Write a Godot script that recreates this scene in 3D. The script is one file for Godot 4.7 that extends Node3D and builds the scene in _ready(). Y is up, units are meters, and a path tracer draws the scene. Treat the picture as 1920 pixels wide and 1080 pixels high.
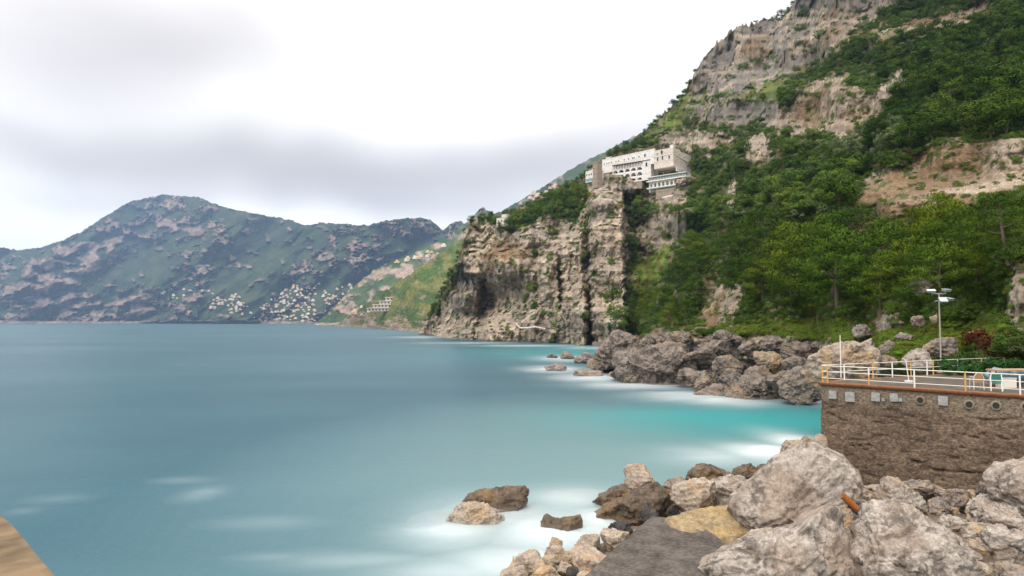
extends Node3D
# A rocky bay under an overcast sky: cliffs, a far town, boulders, a concrete bathing platform.

const FOCAL := 1280.0
const EYE := Vector3(0, 11, 0)
var pitch := atan(64.0 / 1280.0)
var rng := RandomNumberGenerator.new()
var nz := FastNoiseLite.new()      # smooth fbm
var nf := FastNoiseLite.new()      # fine fbm
var nr := FastNoiseLite.new()      # ridged
var nc := FastNoiseLite.new()      # cellular
var ns := FastNoiseLite.new()      # one smooth octave
var nh := FastNoiseLite.new()      # many octaves
var M := {}
var used := {}

# ------------------------------------------------------------------ small helpers
func at(px: float, py: float, d: float) -> Vector3:
	var x := (px - 960.0) / FOCAL
	var y := -(py - 540.0) / FOCAL
	var c := cos(pitch)
	var s := sin(pitch)
	var yy := y * c + s
	var zz := y * s - c
	return EYE + Vector3(x, yy, zz) * (d / -zz)

func on_level(px: float, py: float, level: float) -> Vector3:
	# where the line of sight meets the horizontal plane y = level
	var p := at(px, py, 1.0)
	var k := (level - EYE.y) / (p.y - EYE.y)
	return EYE + (p - EYE) * k

func pixel_of(p: Vector3) -> Vector2:
	var v := p - EYE
	var c := cos(pitch)
	var s := sin(pitch)
	var y := v.y * c + v.z * s
	var z := -v.y * s + v.z * c
	return Vector2(960.0 + FOCAL * v.x / -z, 540.0 - FOCAL * y / -z)

func numbered(called: String) -> String:
	if not used.has(called):
		used[called] = 0
		return called
	used[called] += 1
	return "%s_%03d" % [called, used[called]]

func tag(o: Node, label: String, category: String, group := "") -> Node:
	o.set_meta("label", label)
	o.set_meta("category", category)
	if group != "":
		o.set_meta("group", group)
	return o

func thing(called: String, label: String, category: String, where := Vector3.ZERO, group := "") -> Node3D:
	var o := Node3D.new()
	o.name = numbered(called)
	add_child(o)
	o.position = where
	tag(o, label, category, group)
	return o

func part(called: String, mesh: Mesh, mat: Material, parent: Node, where := Vector3.ZERO, turn := Vector3.ZERO) -> MeshInstance3D:
	var o := MeshInstance3D.new()
	o.name = called
	o.mesh = mesh
	o.material_override = mat
	o.position = where
	o.rotation = turn
	if parent == self:
		o.name = numbered(called)
	parent.add_child(o, true)
	return o

func struct(called: String, mesh: Mesh, mat: Material, label := "") -> MeshInstance3D:
	var o := part(called, mesh, mat, self)
	o.set_meta("kind", "structure")
	if label != "":
		o.set_meta("label", label)
	return o

func line(points: Array, x: float) -> float:
	# piecewise linear y(x); points is a flat list x0, y0, x1, y1 ...
	var n := points.size()
	if x <= points[0]:
		return points[1]
	for i in range(2, n, 2):
		if x <= points[i]:
			var t: float = (x - points[i - 2]) / (points[i] - points[i - 2])
			return lerpf(points[i - 1], points[i + 1], t)
	return points[n - 1]

func poly(flat: Array) -> PackedVector2Array:
	var p := PackedVector2Array()
	for i in range(0, flat.size(), 2):
		p.append(Vector2(flat[i], flat[i + 1]))
	return p

func inside_any(polys: Array, p: Vector2) -> bool:
	for q in polys:
		if Geometry2D.is_point_in_polygon(p, q):
			return true
	return false

func col(r: float, g: float, b: float) -> Color:
	return Color(r, g, b).linear_to_srgb()

# ------------------------------------------------------------------ textures and materials
func grey_texture(noise_a: FastNoiseLite, noise_b: FastNoiseLite, mix_b: float, lo: float, hi: float, size := 512, power := 1.0) -> ImageTexture:
	var a := noise_a.get_seamless_image(size, size)
	var b := noise_b.get_seamless_image(size, size)
	var da := a.get_data()
	var db := b.get_data()
	var out := PackedByteArray()
	out.resize(size * size)
	for i in size * size:
		var v := pow((da[i] * (1.0 - mix_b) + db[i] * mix_b) / 255.0, power)
		out[i] = clampi(int((lo + (hi - lo) * v) * 255.0), 0, 255)
	return ImageTexture.create_from_image(Image.create_from_data(size, size, false, Image.FORMAT_L8, out))

func noise(kind: int, freq: float, octaves: int, seed_: int, fractal := FastNoiseLite.FRACTAL_FBM) -> FastNoiseLite:
	var n := FastNoiseLite.new()
	n.noise_type = kind
	n.frequency = freq
	n.seed = seed_
	n.fractal_type = fractal
	n.fractal_octaves = octaves
	return n

func surface(albedo: Color, rough: float, tex: Texture2D = null, scale := Vector3.ONE, height: Texture2D = null, depth_cm := 0.0, vertex := true) -> StandardMaterial3D:
	var m := StandardMaterial3D.new()
	m.albedo_color = albedo
	m.roughness = rough
	m.vertex_color_use_as_albedo = vertex
	m.metallic_specular = 0.3
	if tex or height:
		m.uv1_triplanar = true
		m.uv1_world_triplanar = true
		m.uv1_scale = scale
		m.albedo_texture = tex
	if height:
		m.heightmap_enabled = true
		m.heightmap_texture = height
		m.heightmap_scale = depth_cm
	return m

func plain(r: float, g: float, b: float, rough := 0.8, metal := 0.0) -> StandardMaterial3D:
	var m := StandardMaterial3D.new()
	m.albedo_color = col(r, g, b)
	m.roughness = rough
	m.metallic = metal
	m.metallic_specular = 0.4
	return m

func make_materials() -> void:
	var sm := FastNoiseLite.TYPE_SIMPLEX_SMOOTH
	var coarse := noise(sm, 0.006, 5, 11)
	var fine := noise(sm, 0.035, 4, 12)
	var crack := noise(sm, 0.012, 4, 13, FastNoiseLite.FRACTAL_RIDGED)
	var cell := noise(FastNoiseLite.TYPE_CELLULAR, 0.03, 2, 14)
	M.t_rock = grey_texture(coarse, fine, 0.5, 0.45, 1.25)
	M.t_rock_h = grey_texture(crack, fine, 0.45, 0.0, 1.0)
	M.t_pit_h = grey_texture(cell, fine, 0.4, 0.0, 1.0)
	M.t_ground = grey_texture(fine, cell, 0.5, 0.35, 1.3)
	M.t_fine = grey_texture(fine, coarse, 0.5, 0.6, 1.2)
	M.cliff = surface(Color.WHITE, 0.95, M.t_rock, Vector3(0.025, 0.09, 0.025), M.t_rock_h, 80.0)
	M.hill = surface(Color.WHITE, 0.95, M.t_ground, Vector3(0.06, 0.09, 0.06), M.t_rock_h, 40.0)
	M.far = surface(Color.WHITE, 1.0, M.t_fine, Vector3(0.0012, 0.0012, 0.0012))
	M.boulder = surface(Color.WHITE, 0.9, M.t_fine, Vector3(0.55, 0.55, 0.55), M.t_rock_h, 3.5)
	M.wet = surface(Color.WHITE, 0.5, M.t_rock, Vector3(0.35, 0.35, 0.35), M.t_rock_h, 7.0)
	M.shore_rock = surface(Color.WHITE, 0.92, M.t_rock, Vector3(0.22, 0.22, 0.22), M.t_rock_h, 22.0)
	M.concrete = surface(Color.WHITE, 0.9, M.t_fine, Vector3(0.3, 0.3, 0.3), M.t_pit_h, 3.0)
	M.rough_wall = surface(Color.WHITE, 0.95, M.t_ground, Vector3(0.5, 0.5, 0.5), M.t_pit_h, 5.0)
	M.stained = surface(Color.WHITE, 0.85, M.t_rock, Vector3(0.22, 0.22, 0.22), M.t_pit_h, 2.0)
	M.bark = plain(0.10, 0.075, 0.055, 0.95)
	M.white_paint = plain(0.66, 0.64, 0.59, 0.5)
	M.yellow_paint = plain(0.50, 0.29, 0.075, 0.6)
	M.rust = surface(col(0.27, 0.12, 0.06), 0.9, M.t_fine, Vector3(1.5, 1.5, 1.5), null, 0.0, false)
	M.glass = plain(0.03, 0.04, 0.05, 0.15)
	M.leaf = StandardMaterial3D.new()
	M.leaf.vertex_color_use_as_albedo = true
	M.leaf.roughness = 0.7
	M.leaf.metallic_specular = 0.12
	M.leaf.backlight_enabled = true
	M.leaf.backlight = Color(0.2, 0.24, 0.1)

func leaf_tint(r: float, g: float, b: float) -> StandardMaterial3D:
	var m: StandardMaterial3D = M.leaf.duplicate()
	m.albedo_color = col(r, g, b)
	return m

# ------------------------------------------------------------------ mesh helpers
func commit(v: PackedVector3Array, n: PackedVector3Array, c: PackedColorArray, idx: PackedInt32Array) -> ArrayMesh:
	var a := []
	a.resize(Mesh.ARRAY_MAX)
	a[Mesh.ARRAY_VERTEX] = v
	a[Mesh.ARRAY_NORMAL] = n
	if c.size():
		a[Mesh.ARRAY_COLOR] = c
	a[Mesh.ARRAY_INDEX] = idx
	var m := ArrayMesh.new()
	m.add_surface_from_arrays(Mesh.PRIMITIVE_TRIANGLES, a)
	return m

func grid_mesh(v: PackedVector3Array, c: PackedColorArray, nx: int, ny: int, flip := false) -> ArrayMesh:
	# rows of nx points, ny rows; first row on top, columns left to right as seen from the front
	var n := PackedVector3Array()
	n.resize(nx * ny)
	var idx := PackedInt32Array()
	idx.resize((nx - 1) * (ny - 1) * 6)
	var k := 0
	for j in ny:
		var up := maxi(j - 1, 0) * nx
		var dn := mini(j + 1, ny - 1) * nx
		for i in nx:
			var l := maxi(i - 1, 0)
			var r := mini(i + 1, nx - 1)
			var nn := (v[up + i] - v[dn + i]).cross(v[j * nx + l] - v[j * nx + r]).normalized()
			n[j * nx + i] = -nn if flip else nn
			if j < ny - 1 and i < nx - 1:
				var a := j * nx + i
				if flip:
					idx[k] = a; idx[k + 1] = a + nx; idx[k + 2] = a + 1
					idx[k + 3] = a + 1; idx[k + 4] = a + nx; idx[k + 5] = a + nx + 1
				else:
					idx[k] = a; idx[k + 1] = a + 1; idx[k + 2] = a + nx
					idx[k + 3] = a + 1; idx[k + 4] = a + nx + 1; idx[k + 5] = a + nx
				k += 6
	return commit(v, n, c, idx)

func box_mesh(size: Vector3) -> BoxMesh:
	var b := BoxMesh.new()
	b.size = size
	return b

func tube(points: Array, radius: float, sides := 8, r_end := -1.0) -> ArrayMesh:
	var v := PackedVector3Array()
	var n := PackedVector3Array()
	var idx := PackedInt32Array()
	var count := points.size()
	for i in count:
		var p: Vector3 = points[i]
		var dir: Vector3 = (points[mini(i + 1, count - 1)] - points[maxi(i - 1, 0)]).normalized()
		var side := dir.cross(Vector3.UP if absf(dir.y) < 0.9 else Vector3.RIGHT).normalized()
		var up := side.cross(dir)
		var r := radius if r_end < 0.0 else lerpf(radius, r_end, float(i) / (count - 1))
		for k in sides:
			var a := TAU * k / sides
			var o := side * cos(a) + up * sin(a)
			v.append(p + o * r)
			n.append(o)
	for i in count - 1:
		for k in sides:
			var a := i * sides + k
			var b := i * sides + (k + 1) % sides
			idx.append_array([a, b, a + sides, b, b + sides, a + sides])
	for e in [0, count - 1]:
		var base := v.size()
		var q: Vector3 = points[e]
		var dirn: Vector3 = (points[1] - points[0]).normalized() * -1.0 if e == 0 else (points[count - 1] - points[count - 2]).normalized()
		v.append(q)
		n.append(dirn)
		for k in sides:
			v.append(v[e * sides + k])
			n.append(dirn)
		for k in sides:
			if e == 0:
				idx.append_array([base, base + 1 + (k + 1) % sides, base + 1 + k])
			else:
				idx.append_array([base, base + 1 + k, base + 1 + (k + 1) % sides])
	return commit(v, n, PackedColorArray(), idx)

func slab(outline: Array, thick: float, shade := Color.WHITE, rough := 0.0, seed_ := 1) -> ArrayMesh:
	# a flat solid from an outline of points (top face), extruded down by thick; the top is a fine grid-free fan of triangles
	var st := SurfaceTool.new()
	st.begin(Mesh.PRIMITIVE_TRIANGLES)
	st.set_color(shade)
	var p2 := PackedVector2Array()
	for p in outline:
		p2.append(Vector2(p.x, p.z))
	var tri := Geometry2D.triangulate_polygon(p2)
	st.set_smooth_group(-1)
	for i in range(0, tri.size(), 3):
		var a: Vector3 = outline[tri[i]]
		var b: Vector3 = outline[tri[i + 1]]
		var c: Vector3 = outline[tri[i + 2]]
		if (b - a).cross(c - a).y > 0:
			var t := b
			b = c
			c = t
		st.add_vertex(a); st.add_vertex(b); st.add_vertex(c)
	var n := outline.size()
	var area := 0.0
	for i in n:
		area += p2[i].cross(p2[(i + 1) % n])
	for i in n:
		var a: Vector3 = outline[i]
		var b: Vector3 = outline[(i + 1) % n]
		if area < 0:
			var t := a
			a = b
			b = t
		var a2 := a - Vector3(0, thick, 0)
		var b2 := b - Vector3(0, thick, 0)
		st.add_vertex(a); st.add_vertex(b); st.add_vertex(b2)
		st.add_vertex(a); st.add_vertex(b2); st.add_vertex(a2)
	st.generate_normals()
	return st.commit()

var ico_cache := {}
func icosphere(level: int) -> Array:
	if ico_cache.has(level):
		return ico_cache[level]
	var v := PackedVector3Array()
	var f := PackedInt32Array()
	var t := (1.0 + sqrt(5.0)) / 2.0
	for p in [[-1, t, 0], [1, t, 0], [-1, -t, 0], [1, -t, 0], [0, -1, t], [0, 1, t], [0, -1, -t], [0, 1, -t], [t, 0, -1], [t, 0, 1], [-t, 0, -1], [-t, 0, 1]]:
		v.append(Vector3(p[0], p[1], p[2]).normalized())
	f.append_array([0, 11, 5, 0, 5, 1, 0, 1, 7, 0, 7, 10, 0, 10, 11, 1, 5, 9, 5, 11, 4, 11, 10, 2, 10, 7, 6, 7, 1, 8, 3, 9, 4, 3, 4, 2, 3, 2, 6, 3, 6, 8, 3, 8, 9, 4, 9, 5, 2, 4, 11, 6, 2, 10, 8, 6, 7, 9, 8, 1])
	for l in level:
		var mid := {}
		var nf2 := PackedInt32Array()
		for i in range(0, f.size(), 3):
			var m := [0, 0, 0]
			for e in 3:
				var a := f[i + e]
				var b := f[i + (e + 1) % 3]
				var key := mini(a, b) * 1000003 + maxi(a, b)
				if not mid.has(key):
					mid[key] = v.size()
					v.append(((v[a] + v[b]) * 0.5).normalized())
				m[e] = mid[key]
			nf2.append_array([f[i], m[0], m[2], f[i + 1], m[1], m[0], f[i + 2], m[2], m[1], m[0], m[1], m[2]])
		f = nf2
	ico_cache[level] = [v, f]
	return ico_cache[level]

func smooth_normals(v: PackedVector3Array, f: PackedInt32Array) -> PackedVector3Array:
	var n := PackedVector3Array()
	n.resize(v.size())
	for i in range(0, f.size(), 3):
		var a := f[i]
		var b := f[i + 1]
		var c := f[i + 2]
		var w := (v[b] - v[a]).cross(v[c] - v[a])
		n[a] += w
		n[b] += w
		n[c] += w
	for i in n.size():
		n[i] = n[i].normalized()
	return n

func rock_mesh(seed_: int, level: int, half: Vector3, look: Dictionary) -> ArrayMesh:
	# A boulder about its own centre. half: half sizes in metres. look: outline (radii by angle, for the face towards +z), facets, strata direction, colours.
	var ico := icosphere(level)
	var dirs: PackedVector3Array = ico[0]
	var f: PackedInt32Array = ico[1]
	var r := RandomNumberGenerator.new()
	r.seed = seed_
	var outline: PackedVector2Array = look.get("outline", PackedVector2Array())
	var cuts := []
	for i in int(look.get("facets", 14)):
		var nrm := Vector3(r.randfn(), r.randfn() * 0.9 + 0.15, r.randfn()).normalized()
		cuts.append([nrm, r.randf_range(look.get("cut_lo", 0.55), look.get("cut_hi", 0.85))])
	var off := Vector3(r.randf() * 500.0, r.randf() * 500.0, r.randf() * 500.0)
	var big := maxf(half.x, maxf(half.y, half.z))
	var rough: float = look.get("rough", 0.10)
	var bed: Vector3 = look.get("bed", Vector3(r.randf_range(-0.5, 0.5), 1.0, r.randf_range(-0.4, 0.4))).normalized()
	var bed_amp: float = look.get("bed_amp", 0.03)
	var bed_freq: float = look.get("bed_freq", 5.0)
	var base: Color = look.get("base", Color(0.42, 0.37, 0.33))
	var dark: Color = look.get("dark", Color(0.16, 0.13, 0.11))
	var warm: Color = look.get("warm", Color(0.45, 0.33, 0.22))
	var dirt: float = look.get("dirt", 0.5)
	var planes: Array = look.get("planes", [])
	if outline.size():
		for i in int(look.get("chips", 14)):
			var cn := Vector3(r.randfn() * 0.8, r.randfn() * 0.8, absf(r.randfn()) + 0.4).normalized()
			var reach := (cn * half).length()
			planes = planes + [[cn, reach * r.randf_range(0.66, 0.86) / big]]
	var block: float = look.get("block", 0.055)
	var crack_f: float = look.get("crack_f", 1.1)
	var crack_w: float = look.get("crack_w", 16.0)
	var crack_d: float = look.get("crack_d", 0.045)
	var v := PackedVector3Array()
	v.resize(dirs.size())
	var c := PackedColorArray()
	c.resize(dirs.size())
	for i in dirs.size():
		var d := dirs[i]
		var q: Vector3 = d
		# squarer profile
		var ax := maxf(absf(d.x), maxf(absf(d.y), absf(d.z)))
		q = d.lerp(d / ax, 0.30)
		for cut in cuts:
			var over: float = q.dot(cut[0]) - cut[1]
			if over > 0.0:
				q -= cut[0] * over * 0.98
		if outline.size():
			var a := atan2(q.y, q.x)
			var s := sqrt(q.x * q.x + q.y * q.y)
			var t := fposmod(a, TAU) / TAU * outline.size()
			var i0 := int(t) % outline.size()
			var i1 := (i0 + 1) % outline.size()
			var rad := lerpf(outline[i0].x, outline[i1].x, t - int(t))
			var keep := minf(1.0, s * 1.12)
			q = Vector3(cos(a) * rad * keep, sin(a) * rad * keep, q.z)
		var p := Vector3(q.x * half.x, q.y * half.y, q.z * half.z)
		for pl in planes:
			var over2: float = p.dot(pl[0]) - pl[1] * big
			if over2 > 0.0:
				p -= pl[0] * over2 * 0.96
		var w := p / big * 60.0 + off
		var h := nz.get_noise_3dv(w) * rough + nr.get_noise_3dv(w * 1.7) * rough * 0.7 + nf.get_noise_3dv(w * 1.5) * rough * 0.35
		h += nc.get_noise_3dv(w * 0.55 + Vector3(nf.get_noise_3dv(w), 0, 0) * 6.0) * block + nc.get_noise_3dv(w * 1.5 + Vector3(50, 0, 9)) * block * 0.4
		var along := p.dot(bed) / big * bed_freq + nz.get_noise_3dv(w * 0.5) * 0.9
		var saw := along - floorf(along)
		h += (absf(saw - 0.5) * 2.0 - 0.5) * bed_amp
		var ridge := 1.0 - absf(ns.get_noise_3dv(w * crack_f)) * crack_w
		var crack := clampf(ridge, 0.0, 1.0) * clampf(nz.get_noise_3dv(w * 0.9 + Vector3(17, 3, 60)) * 4.0 + 0.5, 0.0, 1.0)
		h -= crack * crack * crack_d
		p += d * h * big
		v[i] = p
		var stain := nz.get_noise_3dv(w * 1.3 + Vector3(91, 7, 33)) + nf.get_noise_3dv(w * 2.4) * 0.8
		var k := clampf((stain + 0.02) * 2.6 * dirt, 0.0, 0.85)
		var cc := base.lerp(dark, k)
		var kw := clampf(nz.get_noise_3dv(w * 0.8 + Vector3(5, 70, 13)) * 2.2, 0.0, 0.8)
		cc = cc.lerp(warm, kw)
		c[i] = cc * (1.0 + nf.get_noise_3dv(w * 4.0) * 0.35)
	var front := f.duplicate()
	front.reverse()
	return commit(v, smooth_normals(v, f), c, front)

func outline_radii(flat: Array, steps := 72) -> Dictionary:
	# a traced outline (pixels) -> centre and radius by angle, scaled by its half width and half height
	var pts := poly(flat)
	var lo := pts[0]
	var hi := pts[0]
	for p in pts:
		lo = lo.min(p)
		hi = hi.max(p)
	var mid := (lo + hi) * 0.5
	var half := (hi - lo) * 0.5
	var local := PackedVector2Array()
	for p in pts:
		local.append(Vector2((p.x - mid.x) / half.x, -(p.y - mid.y) / half.y))
	var radii := PackedVector2Array()
	for k in steps:
		var a := TAU * k / steps
		var dir := Vector2(cos(a), sin(a)) * 3.0
		var best := 0.3
		for i in local.size():
			var hit = Geometry2D.segment_intersects_segment(Vector2.ZERO, dir, local[i], local[(i + 1) % local.size()])
			if hit != null:
				best = maxf(best, hit.length())
		radii.append(Vector2(best, 0))
	return {"mid": mid, "half": half, "radii": radii}

#MARK_LAND
# ------------------------------------------------------------------ land forms
# Survey points of the near hillside and headland: bearing and height as seen from the terrace (x, y) and distance in metres.
var survey := [
	785,628,587, 800,600,575, 820,565,560, 840,540,540, 860,636,440, 870,560,450, 880,500,440, 872,440,470, 890,412,500, 940,640,391, 950,500,405, 940,420,440,
	1000,380,455, 1000,450,420, 1040,643,361, 1050,500,385, 1050,400,430, 1080,360,450, 1120,645,343, 1130,380,395, 1140,450,372, 1140,550,355, 1060,340,490, 905,405,540, 1000,365,510,
	1170,660,240, 1180,620,290, 1200,480,375, 1200,420,395, 1240,440,345, 1200,560,320, 1250,500,290, 1250,580,235, 1290,430,300, 1250,640,178,
	1120,330,455, 1150,300,475, 1150,340,430, 1250,285,490, 1230,350,435, 1290,300,455, 1290,350,400, 1320,300,400,
	1200,255,560, 1250,215,610, 1300,165,670, 1300,230,560, 1340,90,720, 1420,100,610, 1420,45,700, 1380,200,470, 1360,260,420,
	1300,640,150, 1400,640,124, 1500,645,104, 1600,655,84, 1700,675,63, 1800,682,57, 1920,692,52, 2100,700,46,
	1300,560,185, 1300,500,215, 1300,400,290, 1400,500,150, 1400,580,132, 1500,500,128, 1500,590,112, 1600,500,108, 1600,590,94, 1700,500,92, 1700,600,76, 1800,500,80, 1800,600,66, 1870,560,66,
	1910,480,56, 1912,560,50, 1915,640,49, 2000,560,42, 2100,560,38,
	1400,400,200, 1500,400,165, 1600,400,138, 1700,400,117, 1800,400,101, 1920,400,82, 2100,400,66,
	1400,300,300, 1500,300,235, 1600,300,185, 1700,300,158, 1800,300,136, 1920,300,116, 2100,300,90,
	1500,200,350, 1600,200,262, 1700,200,212, 1800,200,182, 1920,200,158, 2100,200,125,
	1500,100,500, 1600,100,365, 1700,100,290, 1800,100,242, 1920,100,208, 2100,100,170,
	1500,0,680, 1600,0,500, 1700,0,385, 1800,0,315, 1920,0,268, 2100,0,220,
	1520,-150,900, 1700,-150,540, 1920,-150,370, 2100,-150,300, 1600,-260,900, 2100,-260,400]

var hill_top := [775, 634, 785, 624, 797, 603, 812, 580, 826, 552, 842, 528, 856, 492, 866, 462, 870, 436, 880, 416, 905, 408, 928, 404, 940, 410, 960, 398, 985, 384, 1010, 372, 1040, 352, 1065, 346, 1095, 330, 1110, 310, 1130, 296, 1160, 286, 1180, 272, 1200, 254, 1230, 226, 1260, 200, 1285, 170, 1300, 142, 1315, 112, 1345, 80, 1385, 48, 1420, 41, 1465, 34, 1484, 13, 1495, -10, 1520, -60, 1600, -160, 1800, -230, 2120, -270]
var hill_base := [775, 636, 790, 632, 860, 638, 940, 643, 1040, 646, 1120, 650, 1150, 672, 1200, 690, 1260, 690, 1330, 700, 1400, 716, 1470, 720, 1540, 716, 1640, 716, 1760, 722, 1920, 730, 2120, 740]
const HX0 := 775.0
const HX1 := 2120.0
const HNX := 700
const HNY := 330
var hill_v := PackedVector3Array()
var coarse_x := 0
var coarse := PackedFloat32Array()

var bare := []      # rock outlines on the hillside
var warm_rock := [] # those with orange rock
var grey_rock := [] # grey limestone of the upper mountain
var meadow := []    # open grass

func survey_grid() -> void:
	# inverse-distance blend of the survey, every 16 units
	coarse_x = int((2140 - 760) / 16.0) + 2
	var rows := int((760 + 290) / 16.0) + 2
	coarse.resize(coarse_x * rows)
	var n := survey.size() / 3
	for j in rows:
		for i in coarse_x:
			var x := 760.0 + i * 16.0
			var y := -290.0 + j * 16.0
			var sw := 0.0
			var s := 0.0
			for k in n:
				var dx: float = x - survey[k * 3]
				var dy: float = (y - survey[k * 3 + 1]) * 1.25
				var d2 := dx * dx + dy * dy + 160.0
				var w := 1.0 / (d2 * d2)
				sw += w
				s += w * log(survey[k * 3 + 2])
			coarse[j * coarse_x + i] = s / sw

func survey_depth(x: float, y: float) -> float:
	var u := clampf((x - 760.0) / 16.0, 0.0, coarse_x - 1.001)
	var w := clampf((y + 290.0) / 16.0, 0.0, coarse.size() / coarse_x - 1.001)
	var i := int(u)
	var j := int(w)
	var fu := u - i
	var fw := w - j
	fu = fu * fu * (3.0 - 2.0 * fu)
	fw = fw * fw * (3.0 - 2.0 * fw)
	var a := lerpf(coarse[j * coarse_x + i], coarse[j * coarse_x + i + 1], fu)
	var b := lerpf(coarse[(j + 1) * coarse_x + i], coarse[(j + 1) * coarse_x + i + 1], fu)
	return exp(lerpf(a, b, fw))

func bump(x: float, c: float, w: float) -> float:
	var t := absf(x - c) / w
	return 0.0 if t >= 1.0 else (1.0 - t * t) * (1.0 - t * t)

func ramp(x: float, a: float, b: float) -> float:
	var t := clampf((x - a) / (b - a), 0.0, 1.0)
	return t * t * (3.0 - 2.0 * t)

func cliff_form(x: float, y: float) -> float:
	# metres nearer (negative) or farther (positive) for the pillars, clefts and overhangs of the headland
	var o := 0.0
	# right pillar, sharp right edge
	var px := x - (1140.0 + (y - 500.0) * 0.02)
	var up := ramp(y, 352, 385)
	var inp := ramp(px, -38, -28) * (1.0 - ramp(px, 27, 33))
	o -= 17.0 * inp * up
	o += 26.0 * ramp(px, 28, 34) * (1.0 - ramp(px, 50, 110)) * up
	# cleft left of the pillar
	o += 8.0 * bump(px, -36, 7) * ramp(y, 380, 430)
	# second pillar, between clefts
	var p2 := x - (1072.0 + (y - 500.0) * 0.06)
	o -= 9.0 * ramp(p2, -22, -14) * (1.0 - ramp(p2, 18, 27)) * ramp(y, 400, 430)
	o += 11.0 * bump(p2, -24, 5) * ramp(y, 455, 480) * (1.0 - ramp(y, 560, 600))
	# low buttress at the foot
	o -= 10.0 * bump(x, 1092, 14) * ramp(y, 560, 575)
	# great overhang: recess below y 500 between 905 and 965
	var edge := 905.0 - (y - 500.0) * 0.10
	var rec := ramp(x, edge - 3, edge + 6) * (1.0 - ramp(x, 935, 985)) * ramp(y, 505, 545) * (1.0 - ramp(y, 600, 622))
	o += 9.0 * rec
	# bulge left of it
	o -= 9.0 * ramp(x, 858, 872) * (1.0 - ramp(x, edge - 8, edge + 4)) * ramp(y, 500, 512)
	# gully with shrubs
	o += 7.0 * bump(x, 1008 + (y - 500) * 0.1, 14) * ramp(y, 430, 470)
	# left step
	o += 10.0 * (1.0 - ramp(x, 852, 862)) * ramp(y, 520, 560)
	return o

func hill_colour(x: float, y: float, p: Vector3, d: float) -> Color:
	var wob := Vector2(nz.get_noise_2d(x * 2.2, y * 2.2), nz.get_noise_2d(y * 2.2 + 300.0, x * 2.2)) * 26.0
	wob += Vector2(nf.get_noise_2d(x * 2.6, y * 2.6), nf.get_noise_2d(y * 2.6 + 90.0, x * 2.6)) * 9.0
	var q := Vector2(x, y) + wob
	var s := 40.0 / d
	var grain := nf.get_noise_3dv(p * 3.0 * s * 4.0)
	var broad := nz.get_noise_3dv(p * 1.2)
	if inside_any(bare, q):
		var c := Color(0.52, 0.415, 0.32)
		c = c.lerp(Color(0.40, 0.335, 0.28), clampf(0.5 + broad * 1.6, 0, 1))
		var band := sin(p.y * 1.9 + nz.get_noise_3dv(p * 0.7) * 5.0)
		c = c.lerp(Color(0.60, 0.46, 0.33), clampf(band * 0.3, 0, 1))
		if inside_any(grey_rock, q):
			c = c.lerp(Color(0.27, 0.24, 0.22), clampf(0.65 + broad * 1.6, 0, 1))
		if inside_any(warm_rock, q):
			c = c.lerp(Color(0.28, 0.18, 0.105), clampf(0.7 + broad * 1.8, 0, 1))
		c = c.lerp(Color(0.16, 0.135, 0.11), clampf(nr.get_noise_3dv(p * 1.1 + Vector3(40, 0, 9)) * 1.3 - 0.4, 0, 0.5))
		var tuft := nz.get_noise_3dv(p * 9.0 + Vector3(77, 0, 0)) + grain * 0.8
		if tuft > 0.36:
			c = Color(0.085, 0.11, 0.035)
		return c * (1.0 + grain * 0.4)
	if inside_any(meadow, q):
		return Color(0.16, 0.18, 0.03).lerp(Color(0.10, 0.16, 0.03), clampf(0.5 + broad * 2.0, 0, 1)) * (1.0 + grain * 0.5)
	var g := Color(0.07, 0.085, 0.026).lerp(Color(0.235, 0.17, 0.10), clampf(0.35 + broad * 2.4 + grain * 1.0, 0, 1))
	return g * (1.0 + grain * 0.5)

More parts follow.
